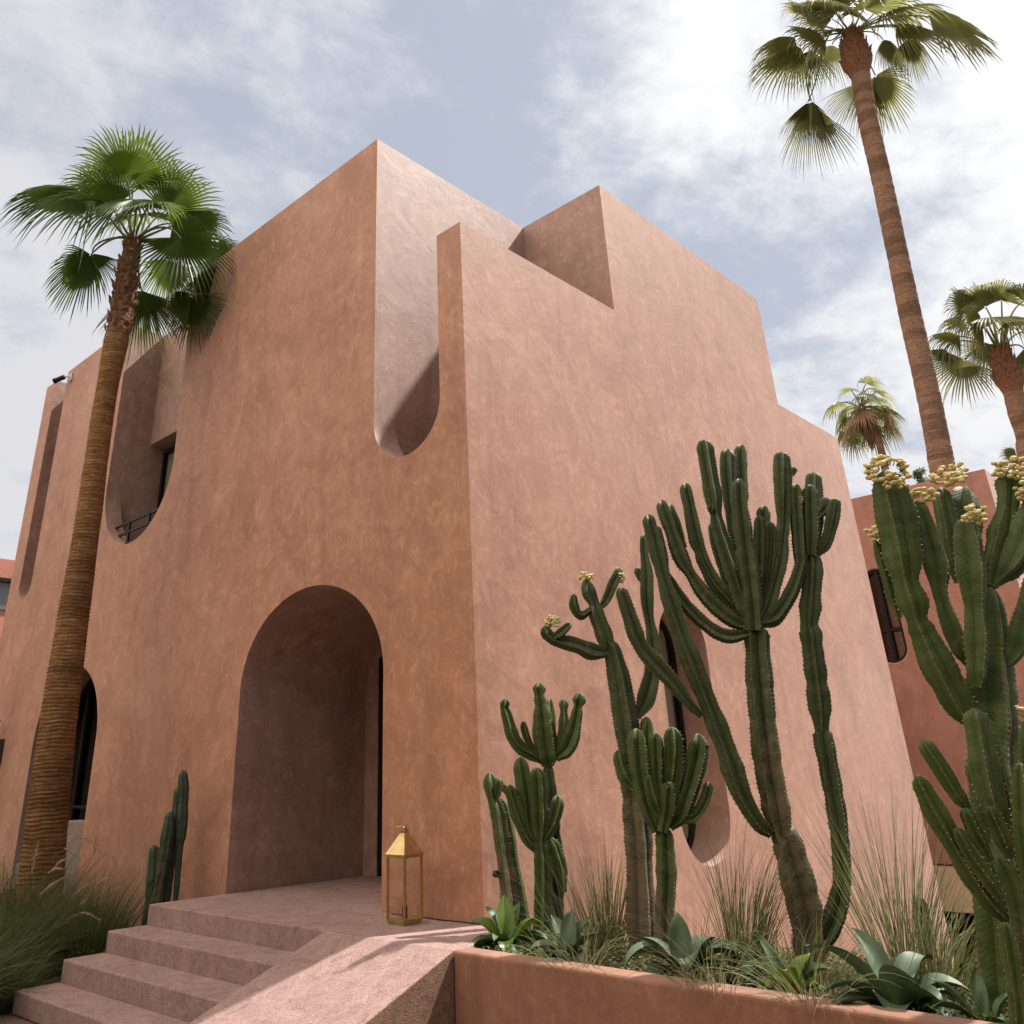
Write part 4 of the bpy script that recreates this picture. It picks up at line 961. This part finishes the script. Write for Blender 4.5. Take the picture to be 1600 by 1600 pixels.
cactus('largest candelabra cactus with forked trunk and a fan of tall dark arms', (.05, -2.33, .52), [
 (0, 0, [(1267, 1545, 25), (1266, 1460, 25), (1253, 1398, 26), (1232, 1320, 23), (1222, 1302, 18), (1213, 1260, 21), (1199, 1180, 21), (1189, 1085, 20), (1183, 1000, 19), (1180, 975, 14)], 5),
 (0, .05, [(1275, 1490, 14), (1298, 1448, 15), (1313, 1400, 15), (1316, 1359, 13), (1308, 1273, 14), (1287, 1155, 15), (1284, 1140, 11), (1278, 1084, 17), (1267, 995, 15), (1264, 980, 12), (1266, 949, 16), (1270, 885, 14), (1266, 865, 11)]),
 (.02, -.03, [(1266, 868, 9), (1267, 830, 14), (1266, 780, 13), (1266, 757, 9)]),
 (.1, .2, [(1272, 865, 8), (1272, 800, 14), (1271, 738, 12)]),
 (.05, .02, [(1274, 868, 6), (1290, 850, 9), (1300, 815, 10), (1307, 779, 8)]),
 (.06, .1, [(1278, 806, 5), (1288, 795, 9), (1291, 777, 9)]),
 (0, .02, [(1188, 972, 9), (1212, 962, 12), (1236, 925, 12), (1250, 885, 9), (1250, 862, 10), (1246, 805, 11), (1243, 756, 9)]),
 (0, .0, [(1206, 1303, 8), (1186, 1286, 12), (1162, 1245, 16), (1146, 1200, 17), (1134, 1165, 14), (1120, 1130, 17), (1102, 1085, 15), (1086, 1045, 16), (1064, 988, 14), (1047, 935, 13), (1036, 898, 10), (1024, 850, 12), (1015, 815, 10), (1011, 804, 8)]),
 (0, .12, [(1168, 990, 8), (1135, 993, 11), (1105, 977, 11), (1072, 945, 11), (1048, 910, 9), (1040, 895, 7), (1034, 860, 9), (1026, 822, 8)]),
 (0, .06, [(1168, 980, 8), (1140, 965, 12), (1106, 935, 12), (1080, 898, 9), (1064, 870, 12), (1046, 820, 11), (1036, 792, 10), (1032, 782, 8)]),
 (.08, .12, [(1068, 855, 6), (1058, 822, 8), (1049, 798, 7), (1047, 788, 5)]),
 (.05, .08, [(1170, 968, 8), (1148, 945, 11), (1120, 915, 12), (1101, 880, 10), (1095, 862, 9), (1088, 842, 11), (1078, 792, 10), (1070, 755, 9)]),
 (.0, .0, [(1174, 978, 9), (1160, 938, 13), (1141, 882, 13), (1123, 828, 11), (1118, 805, 9), (1113, 775, 14), (1104, 720, 13), (1099, 687, 12)]),
 (-.02, -.03, [(1110, 800, 4), (1111, 794, 6), (1111, 786, 5)]),
 (-.05, -.12, [(1178, 985, 13), (1175, 940, 15), (1168, 880, 14), (1162, 835, 14), (1156, 785, 13), (1154, 748, 11)]),
 (.1, .2, [(1170, 960, 10), (1153, 880, 11), (1143, 805, 10), (1137, 745, 12), (1136, 702, 11)]),
 (.15, .28, [(1165, 900, 9), (1160, 820, 9), (1158, 760, 10), (1157, 695, 10)]),
 (0, .05, [(1188, 970, 10), (1200, 940, 14), (1215, 882, 14), (1222, 835, 11), (1224, 817, 9), (1224, 780, 13), (1222, 735, 13), (1221, 706, 12)]),
 (.05, .05, [(1230, 745, 3), (1238, 739, 6), (1243, 730, 6)]),
 (.03, .02, [(1187, 960, 8), (1198, 905, 10), (1204, 855, 9), (1203, 815, 8)]),
 (.0, .0, [(1182, 950, 8), (1186, 870, 10), (1187, 806, 8)]),
 (.15, .22, [(1188, 940, 8), (1193, 860, 10), (1193, 790, 10)]),
 (0, -.05, [(1097, 1118, 5), (1080, 1102, 8), (1050, 1063, 12), (1017, 1028, 13), (1000, 1005, 12), (984, 960, 12), (973, 927, 10), (971, 917, 8)]),
 (.1, .2, [(1160, 960, 8), (1135, 900, 9), (1120, 850, 9), (1113, 815, 8)]),
], M_cac, 5, 35, fruits=[(1253, 782, 2.5, 12, 9, 1.7, -.02), (1312, 800, 3, 10, 7, 1.6, .02)])
b6 = (-.42, -3.42, .52)
cactus('thick cactus with broad arms topped by clusters of pale yellow fruit at the right', b6, [
 (.1, .1, [(1572, 1680, 30), (1565, 1560, 30), (1558, 1450, 32), (1553, 1330, 33), (1550, 1220, 35), (1551, 1130, 39), (1549, 1060, 34), (1551, 1010, 27), (1548, 960, 22), (1545, 915, 12)], 4),
 (.05, -.05, [(1522, 1130, 14), (1497, 1098, 21), (1466, 1040, 25), (1442, 988, 19), (1433, 968, 15), (1426, 940, 21), (1416, 908, 17), (1409, 862, 27), (1401, 815, 27), (1392, 772, 25), (1387, 747, 20), (1385, 734, 13)], 4),
 (.1, .1, [(1405, 965, 5), (1394, 925, 10), (1381, 875, 11), (1371, 842, 8)], 4),
 (.05, .05, [(1516, 1042, 8), (1499, 1012, 15), (1486, 978, 17), (1469, 928, 13), (1463, 885, 21), (1449, 832, 19), (1438, 797, 15), (1435, 782, 11)], 4),
 (.15, .2, [(1500, 910, 8), (1489, 872, 15), (1481, 822, 15), (1472, 780, 13), (1470, 762, 10)], 4),
 (.2, .3, [(1512, 905, 10), (1509, 835, 22), (1505, 792, 23), (1505, 762, 16)], 5),
 (-.03, -.10, [(1527, 1074, 8), (1526, 1045, 17), (1526, 1000, 19), (1523, 955, 15), (1518, 900, 23), (1513, 852, 22), (1510, 822, 18), (1509, 808, 12)], 4),
 (.1, .12, [(1548, 918, 9), (1556, 875, 17), (1568, 835, 21), (1575, 795, 15), (1576, 755, 18), (1573, 736, 13)], 4),
 (.1, .0, [(1552, 912, 8), (1582, 880, 20), (1606, 830, 23), (1618, 785, 17), (1620, 745, 14)], 4),
 (.08, 0, [(1560, 1048, 7), (1583, 1022, 13), (1598, 985, 20), (1613, 935, 18), (1622, 880, 12)], 4),
 (.1, .2, [(1530, 1100, 6), (1505, 1070, 9), (1488, 1045, 7)], 4),
], M_cacb, 4, 36, age=.03, tsz=.028, c=.55, fruits=[
 (1388, 738, 32, 25, 30, 5.2, -.05, 1), (1398, 748, 24, 15, 12, 5.2, -.18), (1366, 833, 11, 10, 8, 5, .06), (1447, 774, 19, 12, 15, 5.2, .03), (1480, 748, 28, 12, 18, 5.2, .12), (1494, 733, 20, 10, 9, 5.2, .2),
 (1521, 803, 19, 17, 13, 5.6, -.14), (1583, 733, 32, 17, 26, 5.4, .06), (1597, 765, 12, 18, 9, 5.2, .0), (1598, 1110, 8, 8, 5, 5.2, 0)])
b7 = (-.52, -3.62, .52)
cactus('lower cactus with long blunt green arms spreading left before the thick fruiting one', b7, [
 (0, 0, [(1612, 1690, 22), (1605, 1600, 21), (1600, 1520, 20), (1591, 1440, 21), (1580, 1390, 20), (1567, 1355, 20), (1562, 1340, 12)], 4),
 (0, -.05, [(1578, 1440, 9), (1545, 1405, 15), (1513, 1355, 18), (1487, 1312, 17), (1461, 1267, 17), (1443, 1232, 14), (1433, 1210, 10)]),
 (.1, .14, [(1515, 1265, 5), (1496, 1242, 12), (1471, 1202, 13), (1451, 1172, 12), (1441, 1156, 8)], 4),
 (-.05, -.10, [(1563, 1402, 8), (1541, 1372, 13), (1516, 1337, 12), (1500, 1306, 11), (1494, 1293, 7)]),
 (-.03, -.05, [(1548, 1345, 6), (1527, 1308, 11), (1513, 1277, 10), (1507, 1262, 7)]),
 (-.05, -.12, [(1578, 1340, 7), (1563, 1302, 13), (1551, 1274, 11), (1547, 1260, 7)]),
 (.0, .0, [(1592, 1335, 8), (1567, 1292, 15), (1546, 1232, 18), (1534, 1172, 18), (1526, 1127, 17), (1522, 1106, 11)], 4),
 (.05, .1, [(1582, 1285, 7), (1563, 1215, 11), (1548, 1155, 10), (1537, 1118, 7)]),
 (-.05, -.1, [(1606, 1390, 10), (1599, 1320, 15), (1596, 1250, 15), (1594, 1192, 9)]),
 (-.05, -.1, [(1596, 1640, 12), (1590, 1560, 13), (1580, 1490, 13), (1571, 1440, 9)]),
 (.1, .2, [(1600, 1260, 8), (1603, 1200, 14), (1602, 1150, 14), (1600, 1128, 9)]),
], M_cacb, 5, 37, tsz=.026)
cactus('tiny single-stemmed cactus half hidden in the pale grass tuft', (.35, -2.75, .50), [
 (0, 0, [(1446, 1500, 9), (1443, 1450, 9), (1440, 1420, 9), (1439, 1402, 7)]),
], M_cac, 5, 38, tsz=.02)
# columnar cactus on the left, behind the landing
g9 = 'columnar cactus stems by the steps'
cactus('cluster of slim columnar cactus stems against the wall left of the landing', (-.45, 4.0, .1), [
 (0, 0, [(226, 1500, 9), (240, 1420, 10), (254, 1350, 10), (263, 1295, 9), (265, 1268, 7)], 7),
 (.05, .08, [(262, 1500, 4), (273, 1420, 4), (280, 1330, 5), (283, 1300, 8), (286, 1250, 8), (286, 1215, 7.5), (286, 1203, 5.5)], 7),
 (.1, .14, [(243, 1500, 7), (256, 1420, 8), (268, 1330, 8), (276, 1260, 7), (278, 1230, 5.5)], 7),
 (-.03, 0, [(222, 1500, 8), (233, 1420, 8), (239, 1360, 8), (241, 1320, 6.5)], 7),
], M_cact, 7, 39, group=g9, name='columnar_cactus', c=.84, pw=1.1, tooth=.008, sp=False, tsz=.05, per=6)

# ------------------------------------------------------------------ agaves
def agave_leaf(m, base, az, el, L, w, curl, fold, seed, twist=0.0, n=16):
    rnd = random.Random(seed); h = Vector((cos(az), sin(az), 0)); side = Vector((-sin(az), cos(az), 0))
    P = Vector(base); e = el; rows = []
    for j in range(n+1):
        t = j/n
        d = h*cos(e)+Vector((0,0,1))*sin(e); nrm_ = h*(-sin(e))+Vector((0,0,1))*cos(e)
        wd = w*(.42+.58*sin(pi*min(1, t*1.06)**.8)) if t < .55 else w*max(0, (1-((t-.55)/.45)**1.9))*1.0
        if t < .55: wd = w*(.40+.60*sin(pi/2*min(1, t/.55)))
        s2 = (side*cos(twist*t)+nrm_*sin(twist*t))
        row = []
        for k in range(7):
            q = (k-3)/3; row.append(P+s2*q*wd+nrm_*(fold*wd*(abs(q)**1.6))+nrm_*.004*sin(9*t+k+seed))
        rows.append(row); P = P+d*(L/n); e -= curl/n*(1+1.2*t)
    i0 = len(m.v)
    for row in rows:
        for p in row: m.vert(p)
    th = .010
    for j, row in enumerate(rows):
        d = (rows[min(j+1, n)][3]-rows[max(j-1, 0)][3]).normalized()
        for k, p in enumerate(row): m.vert(p+Vector((0,0,-1))*0 + (d.cross(side)).normalized()*(th*(1-abs(k-3)/3.0)*(1-.7*j/n)))
    o = (n+1)*7
    for j in range(n):
        for k in range(6):
            a = i0+j*7+k; m.face((a, a+1, a+8, a+7)); m.face((a+o+7, a+o+8, a+o+1, a+o))
def agave(label, px, py, leaves, mat, seed, xy=None, cat='agave'):
    """leaves: (azimuth deg measured from photo-right towards the camera... , elevation, length, width, curl)"""
    base = Vector(xy)
    o = thing('agave', label, cat, base, 'agaves in the planter')
    ra = math.atan2(RIGHT.y, RIGHT.x)
    for i, (az, el, L, w, cu) in enumerate(leaves):
        m = MB(); a = ra-rad(az)
        agave_leaf(m, base+Vector((cos(a)*.03, sin(a)*.03, 0)), a, rad(el), L*.80, w*1.2, rad(cu), .6, seed*10+i, .25*sin(seed+i))
        m.build('leaf', mat if not isinstance(mat, list) else mat[i % len(mat)], o, smooth=True)
    return o
# azimuth 0 = towards photo right, 90 = towards the camera, 180 = left, 270 = away
agave('leafy green agave spilling over the left corner of the planter', 0, 0, [
 (175, 35, .32, .050, 75), (160, 20, .27, .048, 60), (200, 55, .36, .050, 40), (225, 70, .34, .05, 25), (185, 5, .22, .04, 20), (95, 45, .26, .045, 80), (75, 30, .25, .045, 70), (20, 40, .36, .055, 60), (345, 55, .38, .05, 45), (310, 75, .34, .05, 20), (40, 20, .32, .05, 50), (270, 80, .38, .05, 15), (120, 60, .22, .04, 60), (10, 15, .36, .05, 30)],
 [M_agave, M_agave, M_agavey], 41, (-.38, -.56, .60))
agave('small agave with narrow blue-green leaves behind the planter edge between slim cacti', 0, 0, [
 (190, 50, .28, .045, 60), (165, 25, .26, .04, 60), (300, 78, .34, .045, 10), (330, 68, .33, .04, 25), (80, 35, .22, .055, 80), (20, 60, .30, .04, 35), (60, 55, .25, .04, 60), (110, 45, .18, .04, 60), (240, 75, .32, .04, 20)],
 [M_agaveb, M_agave], 42, (-.44, -1.10, .59))
agave('blue-green agave with one tall upright leaf and one folded cup leaf mid planter', 0, 0, [
 (285, 84, .38, .055, 8), (175, 60, .46, .060, 80), (5, 52, .48, .065, 70), (95, 72, .30, .080, 85), (25, 28, .34, .065, 60), (150, 30, .28, .055, 50), (60, 20, .26, .06, 40), (335, 60, .36, .06, 40), (210, 65, .38, .05, 50)],
 [M_agaveb], 43, (-.38, -1.86, .58))
agave('small yellow-green agave lit by the sun at the foot of the largest cactus', 0, 0, [
 (190, 62, .26, .040, 25), (110, 70, .22, .045, 30), (20, 55, .28, .04, 30), (340, 68, .27, .04, 25), (60, 45, .22, .04, 30), (230, 75, .34, .035, 15), (170, 40, .2, .035, 30), (40, 30, .20, .035, 20)],
 [M_agavey, M_agavey, M_agave], 44, (-.47, -2.52, .58))
agave('large blue-green agave with broad arching leaves at the right of the planter', 0, 0, [
 (195, 64, .56, .055, 42), (180, 46, .42, .050, 45), (170, 30, .40, .048, 35), (90, 80, .34, .072, 55), (120, 45, .24, .070, 60), (330, 70, .46, .055, 60), (10, 50, .42, .050, 55), (50, 25, .32, .06, 45), (350, 35, .38, .05, 45), (250, 75, .46, .05, 25), (140, 15, .26, .05, 30), (60, 60, .3, .05, 60)],
 [M_agaveb], 45, (-.50, -3.06, .58))
agave('narrow-leaved young agave at the lower right corner of the photo', 0, 0, [
 (180, 50, .26, .025, 40), (210, 65, .30, .025, 30), (150, 30, .24, .025, 40), (0, 60, .26, .025, 30), (90, 45, .2, .025, 40), (300, 75, .28, .025, 20)],
 [M_agave], 46, (-.52, -3.42, .58))
agave('low green agave tucked between two grass tufts mid planter', 0, 0, [
 (200, 55, .24, .035, 60), (170, 40, .24, .035, 70), (20, 45, .24, .035, 60), (90, 60, .18, .035, 50), (320, 65, .24, .03, 30)],
 [M_agave], 47, (-.30, -2.18, .57))

# ------------------------------------------------------------------ grasses
def blades(m, base, n, rad_, h, spread, w, seed, lean=(0, 0), droop=1.0, segs=7, hv=.35, mi=0):
    rnd = random.Random(seed)
    for _ in range(n):
        a = rnd.uniform(0, 2*pi); q = sqrt(rnd.random()); p = Vector(base)+Vector((cos(a)*q*rad_, sin(a)*q*rad_, 0)); az = a+rnd.gauss(0, .6)
        L = h*rnd.uniform(1-hv, 1+hv*.5); out_ = spread*(.25+q)*rnd.uniform(.3, 1.3); d = Vector((cos(az)*out_+lean[0], sin(az)*out_+lean[1], 1)).normalized()
        s = Vector((-d.y, d.x, 0)); s = s.normalized() if s.length > 1e-4 else Vector((1,0,0)); s = (s*cos(.7)+d.cross(s)*sin(.7)*rnd.choice((-1,1))).normalized()
        dr_ = droop*rnd.uniform(.4, 1.5); ids = []
        hz = Vector((d.x, d.y, 0)); hz = hz.normalized() if hz.length > .02 else Vector((cos(az), sin(az), 0))
        for j in range(segs+1):
            t = j/segs; ww = w*(1-t**1.6)+.0003; ids.append((m.vert(p-s*ww*.5), m.vert(p+s*ww*.5)))
            d = (d+(Vector((0,0,-1))*.55+hz*.32)*dr_*(t+.12)/segs*1.6).normalized(); p = p+d*(L/segs)
        mk = rnd.choice(mi) if isinstance(mi, tuple) else mi
        for j in range(segs): m.face((ids[j][0], ids[j][1], ids[j+1][1], ids[j+1][0]), mk)
def tuft(label, base, n, rad_, h, spread, w, seed, mat, lean=(0,0), droop=1.0, group='grass tufts in the planter', cat='grass', name='grass_tuft', hv=.35, plumes=()):
    o = thing(name, label, cat, base, group)
    m = MB(); blades(m, base, n, rad_, h, spread, w, seed, lean, droop, hv=hv, mi=tuple(range(len(mat))) if isinstance(mat, list) else 0); m.build('blades', mat, o)
    rnd = random.Random(seed+7)
    for (x, y, off, x2, y2, ln) in plumes:      # flower head from pixel (x,y) to (x2,y2)
        a = atv(x, y, base, off); b = atv(x2, y2, base, off); mid = (a+b)/2+Vector((0, 0, ln))
        m = MB(); pts, rr = catmull([a, mid, b], [.009, .015, .004], .006)
        st = Vector(base)+Vector((rnd.uniform(-.08,.08), rnd.uniform(-.08,.08), .1)); c1 = lerp(st, a, .6)+Vector((0,0,.06))
        sp2, sr = catmull([st, c1, a], [.0016, .0014, .0012], .05); m.tube(sp2, sr, 4, 1)
        for p_, r_ in zip(pts, rr):
            for _ in range(9):
                d = Vector((rnd.gauss(0,1), rnd.gauss(0,1), rnd.gauss(0,1))).normalized(); s = d.orthogonal()*.0012; e = p_+d*(r_*1.6+.006)+(b-a).normalized()*.012
                m.face((m.vert(p_-s), m.vert(p_+s), m.vert(e)), 0)
        m.tube(pts, [r*.6 for r in rr], 6, 0)
        m.build('plume', [M_plume, M_grassd], o)
    return o
tuft('dark upright reed-like grass tuft between two small cacti', (.02, -1.05, .56), 210, .10, .62, .35, .0052, 51, [M_grassd, M_grassd, M_grass, M_grassp], droop=.35)
tuft('arching green grass tuft against the trunk of the largest cactus', (-.12, -2.10, .56), 230, .09, .72, .30, .0052, 52, [M_grassd, M_grassl, M_grassp], (.05, -.16), .9)
tuft('tall pale grass tuft fanning out behind the large blue-green agave', (.15, -2.85, .54), 170, .10, .95, .42, .0060, 53, [M_grassp, M_grassl, M_grassd, M_grassp], (.0, .0), .5)
tuft('low pale grass tuft arching sideways at the right end of the planter', (.05, -3.1, .56), 190, .10, .62, .55, .0060, 54, [M_grassp, M_grassl, M_grassd, M_grassp], (.25, -.35), 1.5)
tuft('thin wispy grass tuft hanging over the planter edge beside the cup-leaved agave', (-.70, -2.2, .63), 80, .16, .46, .9, .004, 55, M_grassp, (-.5, 0), 2.2)
tuft('thin wispy grass tuft hanging over the planter edge by the narrow-leaved agave', (-.70, -1.35, .63), 60, .16, .42, .9, .004, 56, M_grassp, (-.5, 0), 2.2)
tuft('thin wispy grass tuft hanging over the planter edge before the yellow-green agave', (-.70, -2.72, .63), 70, .16, .44, .9, .004, 66, M_grassp, (-.5, 0), 2.2)
tuft('sparse long-stemmed grass tuft crossing before the reed-like tuft', (-.05, -.85, .56), 60, .12, .62, .7, .003, 57, [M_grassd, M_grassd, M_grass, M_grassp], (0, 0), 1.3)
tuft('loose grass tuft tangled round the foot of the largest cactus', (-.2, -2.45, .56), 150, .16, .50, .8, .003, 58, [M_grassp, M_grassl, M_grassd, M_grassp], (0, -.1), 1.5)
tuft('short grass tuft spiking up behind the cup-leaved agave', (-.1, -1.78, .56), 70, .08, .42, .8, .003, 59, [M_grassd, M_grassd, M_grass, M_grassp], (0, -.2), .5)
# left fountain grasses
fg = 'fountain grasses by the steps'
tuft('large fountain grass clump spilling over the lower steps at the left edge', (-1.75, 4.35, .08), 1500, .30, .88, .75, .005, 61, [M_grass, M_grass, M_grass, M_grassl, M_grassl, M_grasst], (0, 0), 1.7, fg, name='fountain_grass',
     plumes=[(62, 1398, -.1, 98, 1372, .01), (2, 1395, -.3, 6, 1340, .0)])
tuft('upright fountain grass clump with feathery plumes beside the upper step', (-.95, 4.25, .08), 1200, .24, .84, .50, .005, 62, [M_grass, M_grass, M_grass, M_grassl, M_grassl, M_grasst], (0, 0), .8, fg, name='fountain_grass',
     plumes=[(117, 1398, .1, 147, 1376, .008), (149, 1383, .1, 174, 1370, .008), (75, 1364, -.2, 97, 1358, .02), (103, 1437, -.3, 156, 1438, .055), (120, 1420, .0, 137, 1403, .004), (80, 1362, .2, 106, 1342, .03)])
tuft('dark fountain grass clump with drooping brown plumes round the palm foot', (-1.15, 5.15, .12), 1200, .30, .92, .55, .005, 63, [M_grass, M_grass, M_grass, M_grassl, M_grassl, M_grasst], (0, 0), .9, fg, name='fountain_grass',
     plumes=[(40, 1355, .2, 50, 1338, .03), (47, 1345, .0, 66, 1330, .0), (135, 1310, .0, 158, 1335, .02), (118, 1310, .1, 150, 1318, .03), (50, 1365, 0, 60, 1315, .0), (100, 1325, .2, 126, 1345, .01), (170, 1330, .2, 183, 1352, .01), (147, 1335, .2, 150, 1308, .0)])
tuft('front fountain grass clump hiding the left end of the lowest step', (-2.55, 3.75, .0), 1700, .34, .90, .85, .005, 65, [M_grass, M_grass, M_grassl, M_grassl, M_grasst], (0, 0), 1.8, fg, name='fountain_grass')
tuft('small fountain grass clump growing against the left end of the lowest step', (-1.95, 3.64, .0), 700, .15, .52, .8, .005, 67, [M_grass, M_grass, M_grassl], (-.1, 0), 1.4, fg, name='fountain_grass')
tuft('wispy fountain grass clump at the far left edge beyond the palm', (-1.6, 6.2, .2), 900, .35, .9, .5, .0045, 64, [M_grass, M_grass, M_grass, M_grassl, M_grassl, M_grasst], (0, 0), .8, fg, name='fountain_grass')

# ground cover
rnd = random.Random(77); m = MB()
for _ in range(26000):
    y = rnd.uniform(-4.3, -.35); x = rnd.uniform(-.63, .92)
    dens = noise.noise(Vector((x*2.4, y*2.4, 3)))
    if rnd.random() > .8+dens: continue
    hgt = .05+.07*max(0, noise.noise(Vector((x*4, y*4, 9)))+.3); z = .57-.12*max(0, (x-.3)/.65)
    p = Vector((x, y, z+rnd.uniform(0, hgt))); u = Vector((rnd.gauss(0,1), rnd.gauss(0,1), rnd.gauss(.3,.8))).normalized(); w = u.orthogonal().normalized(); L = rnd.uniform(.012, .035)
    m.face((m.vert(p), m.vert(p+u*L*.5+w*L*.25), m.vert(p+u*L), m.vert(p+u*L*.5-w*L*.25)))
for k in range(70):
    blades(m, (rnd.uniform(-.6, .8), rnd.uniform(-4.2, -.5), .56), 14, .05, .13, .9, .0022, 300+k, (0,0), 1.3, 4)
tag(m.build('ground_cover', M_cover), kind='stuff')
m = MB()
for _ in range(5000):
    y = rnd.uniform(3.6, 8.0); x = rnd.uniform(-2.3, -.05)
    p = Vector((x, y, rnd.uniform(.12, .34))); u = Vector((rnd.gauss(0,1), rnd.gauss(0,1), rnd.gauss(.3,.8))).normalized(); w = u.orthogonal().normalized(); L = rnd.uniform(.03, .07)
    m.face((m.vert(p), m.vert(p+u*L*.5+w*L*.07), m.vert(p+u*L), m.vert(p+u*L*.5-w*L*.07)))
tag(m.build('ground_cover', M_grass), kind='stuff')

# unseen hedges added out of frame to block low sky light
for lab, x0, x1, y0, y1 in (('tall clipped hedge added unseen behind the camera to block low sky light', -15, -13, -16, 20), ('tall clipped hedge added unseen on the right to block low sky light', -13, 8, -17, -15)):
    m = MB(); nx, ny = 60, 14
    pts_ = [(x0,y0),(x1,y0),(x1,y1),(x0,y1)]; per_ = []
    for k in range(4):
        a, b = Vector(pts_[k]), Vector(pts_[(k+1)%4]); q = max(2, int((b-a).length/.35))
        per_ += [a+(b-a)*j/q for j in range(q)]
    n = len(per_); ctr = Vector(((x0+x1)/2, (y0+y1)/2))
    for z_ in range(ny+1):
        for k, p in enumerate(per_):
            d_ = noise.noise(Vector((p.x*1.3, p.y*1.3, z_*.9)))*.28; o_ = (p-ctr); o_ = Vector((math.copysign(1, o_.x), math.copysign(1, o_.y)))*d_
            m.vert((p.x+o_.x, p.y+o_.y, -.1+7.2*z_/ny+.1*d_))
    for z_ in range(ny):
        for k in range(n): a = z_*n+k; b = z_*n+(k+1)%n; m.face((a, b, b+n, a+n))
    m.face([ny*n+k for k in range(n)])
    tag(m.build('blocker_hedge', M_grass), lab, 'blocker_hedge')

# sprig of shrub by the far end of the house
sh = thing('shrub', 'leafy green shrub just entering the photo at the left edge', 'shrub', (-.35, 10.6, .1))
m = MB()
for k in range(14): leafcloud(m, (-.25+rnd.uniform(-.2,.2), 10.45+rnd.uniform(-.25,.3), .5+k*.15), .26, 90, .09, 400+k)
m.build('foliage', M_grass, sh)
m = MB(); m.tube([Vector((-.3, 10.55, .1)), Vector((-.28, 10.5, 1.2)), Vector((-.3, 10.5, 2.3))], [.03, .02, .008], 7); m.build('stem', M_bark, sh)
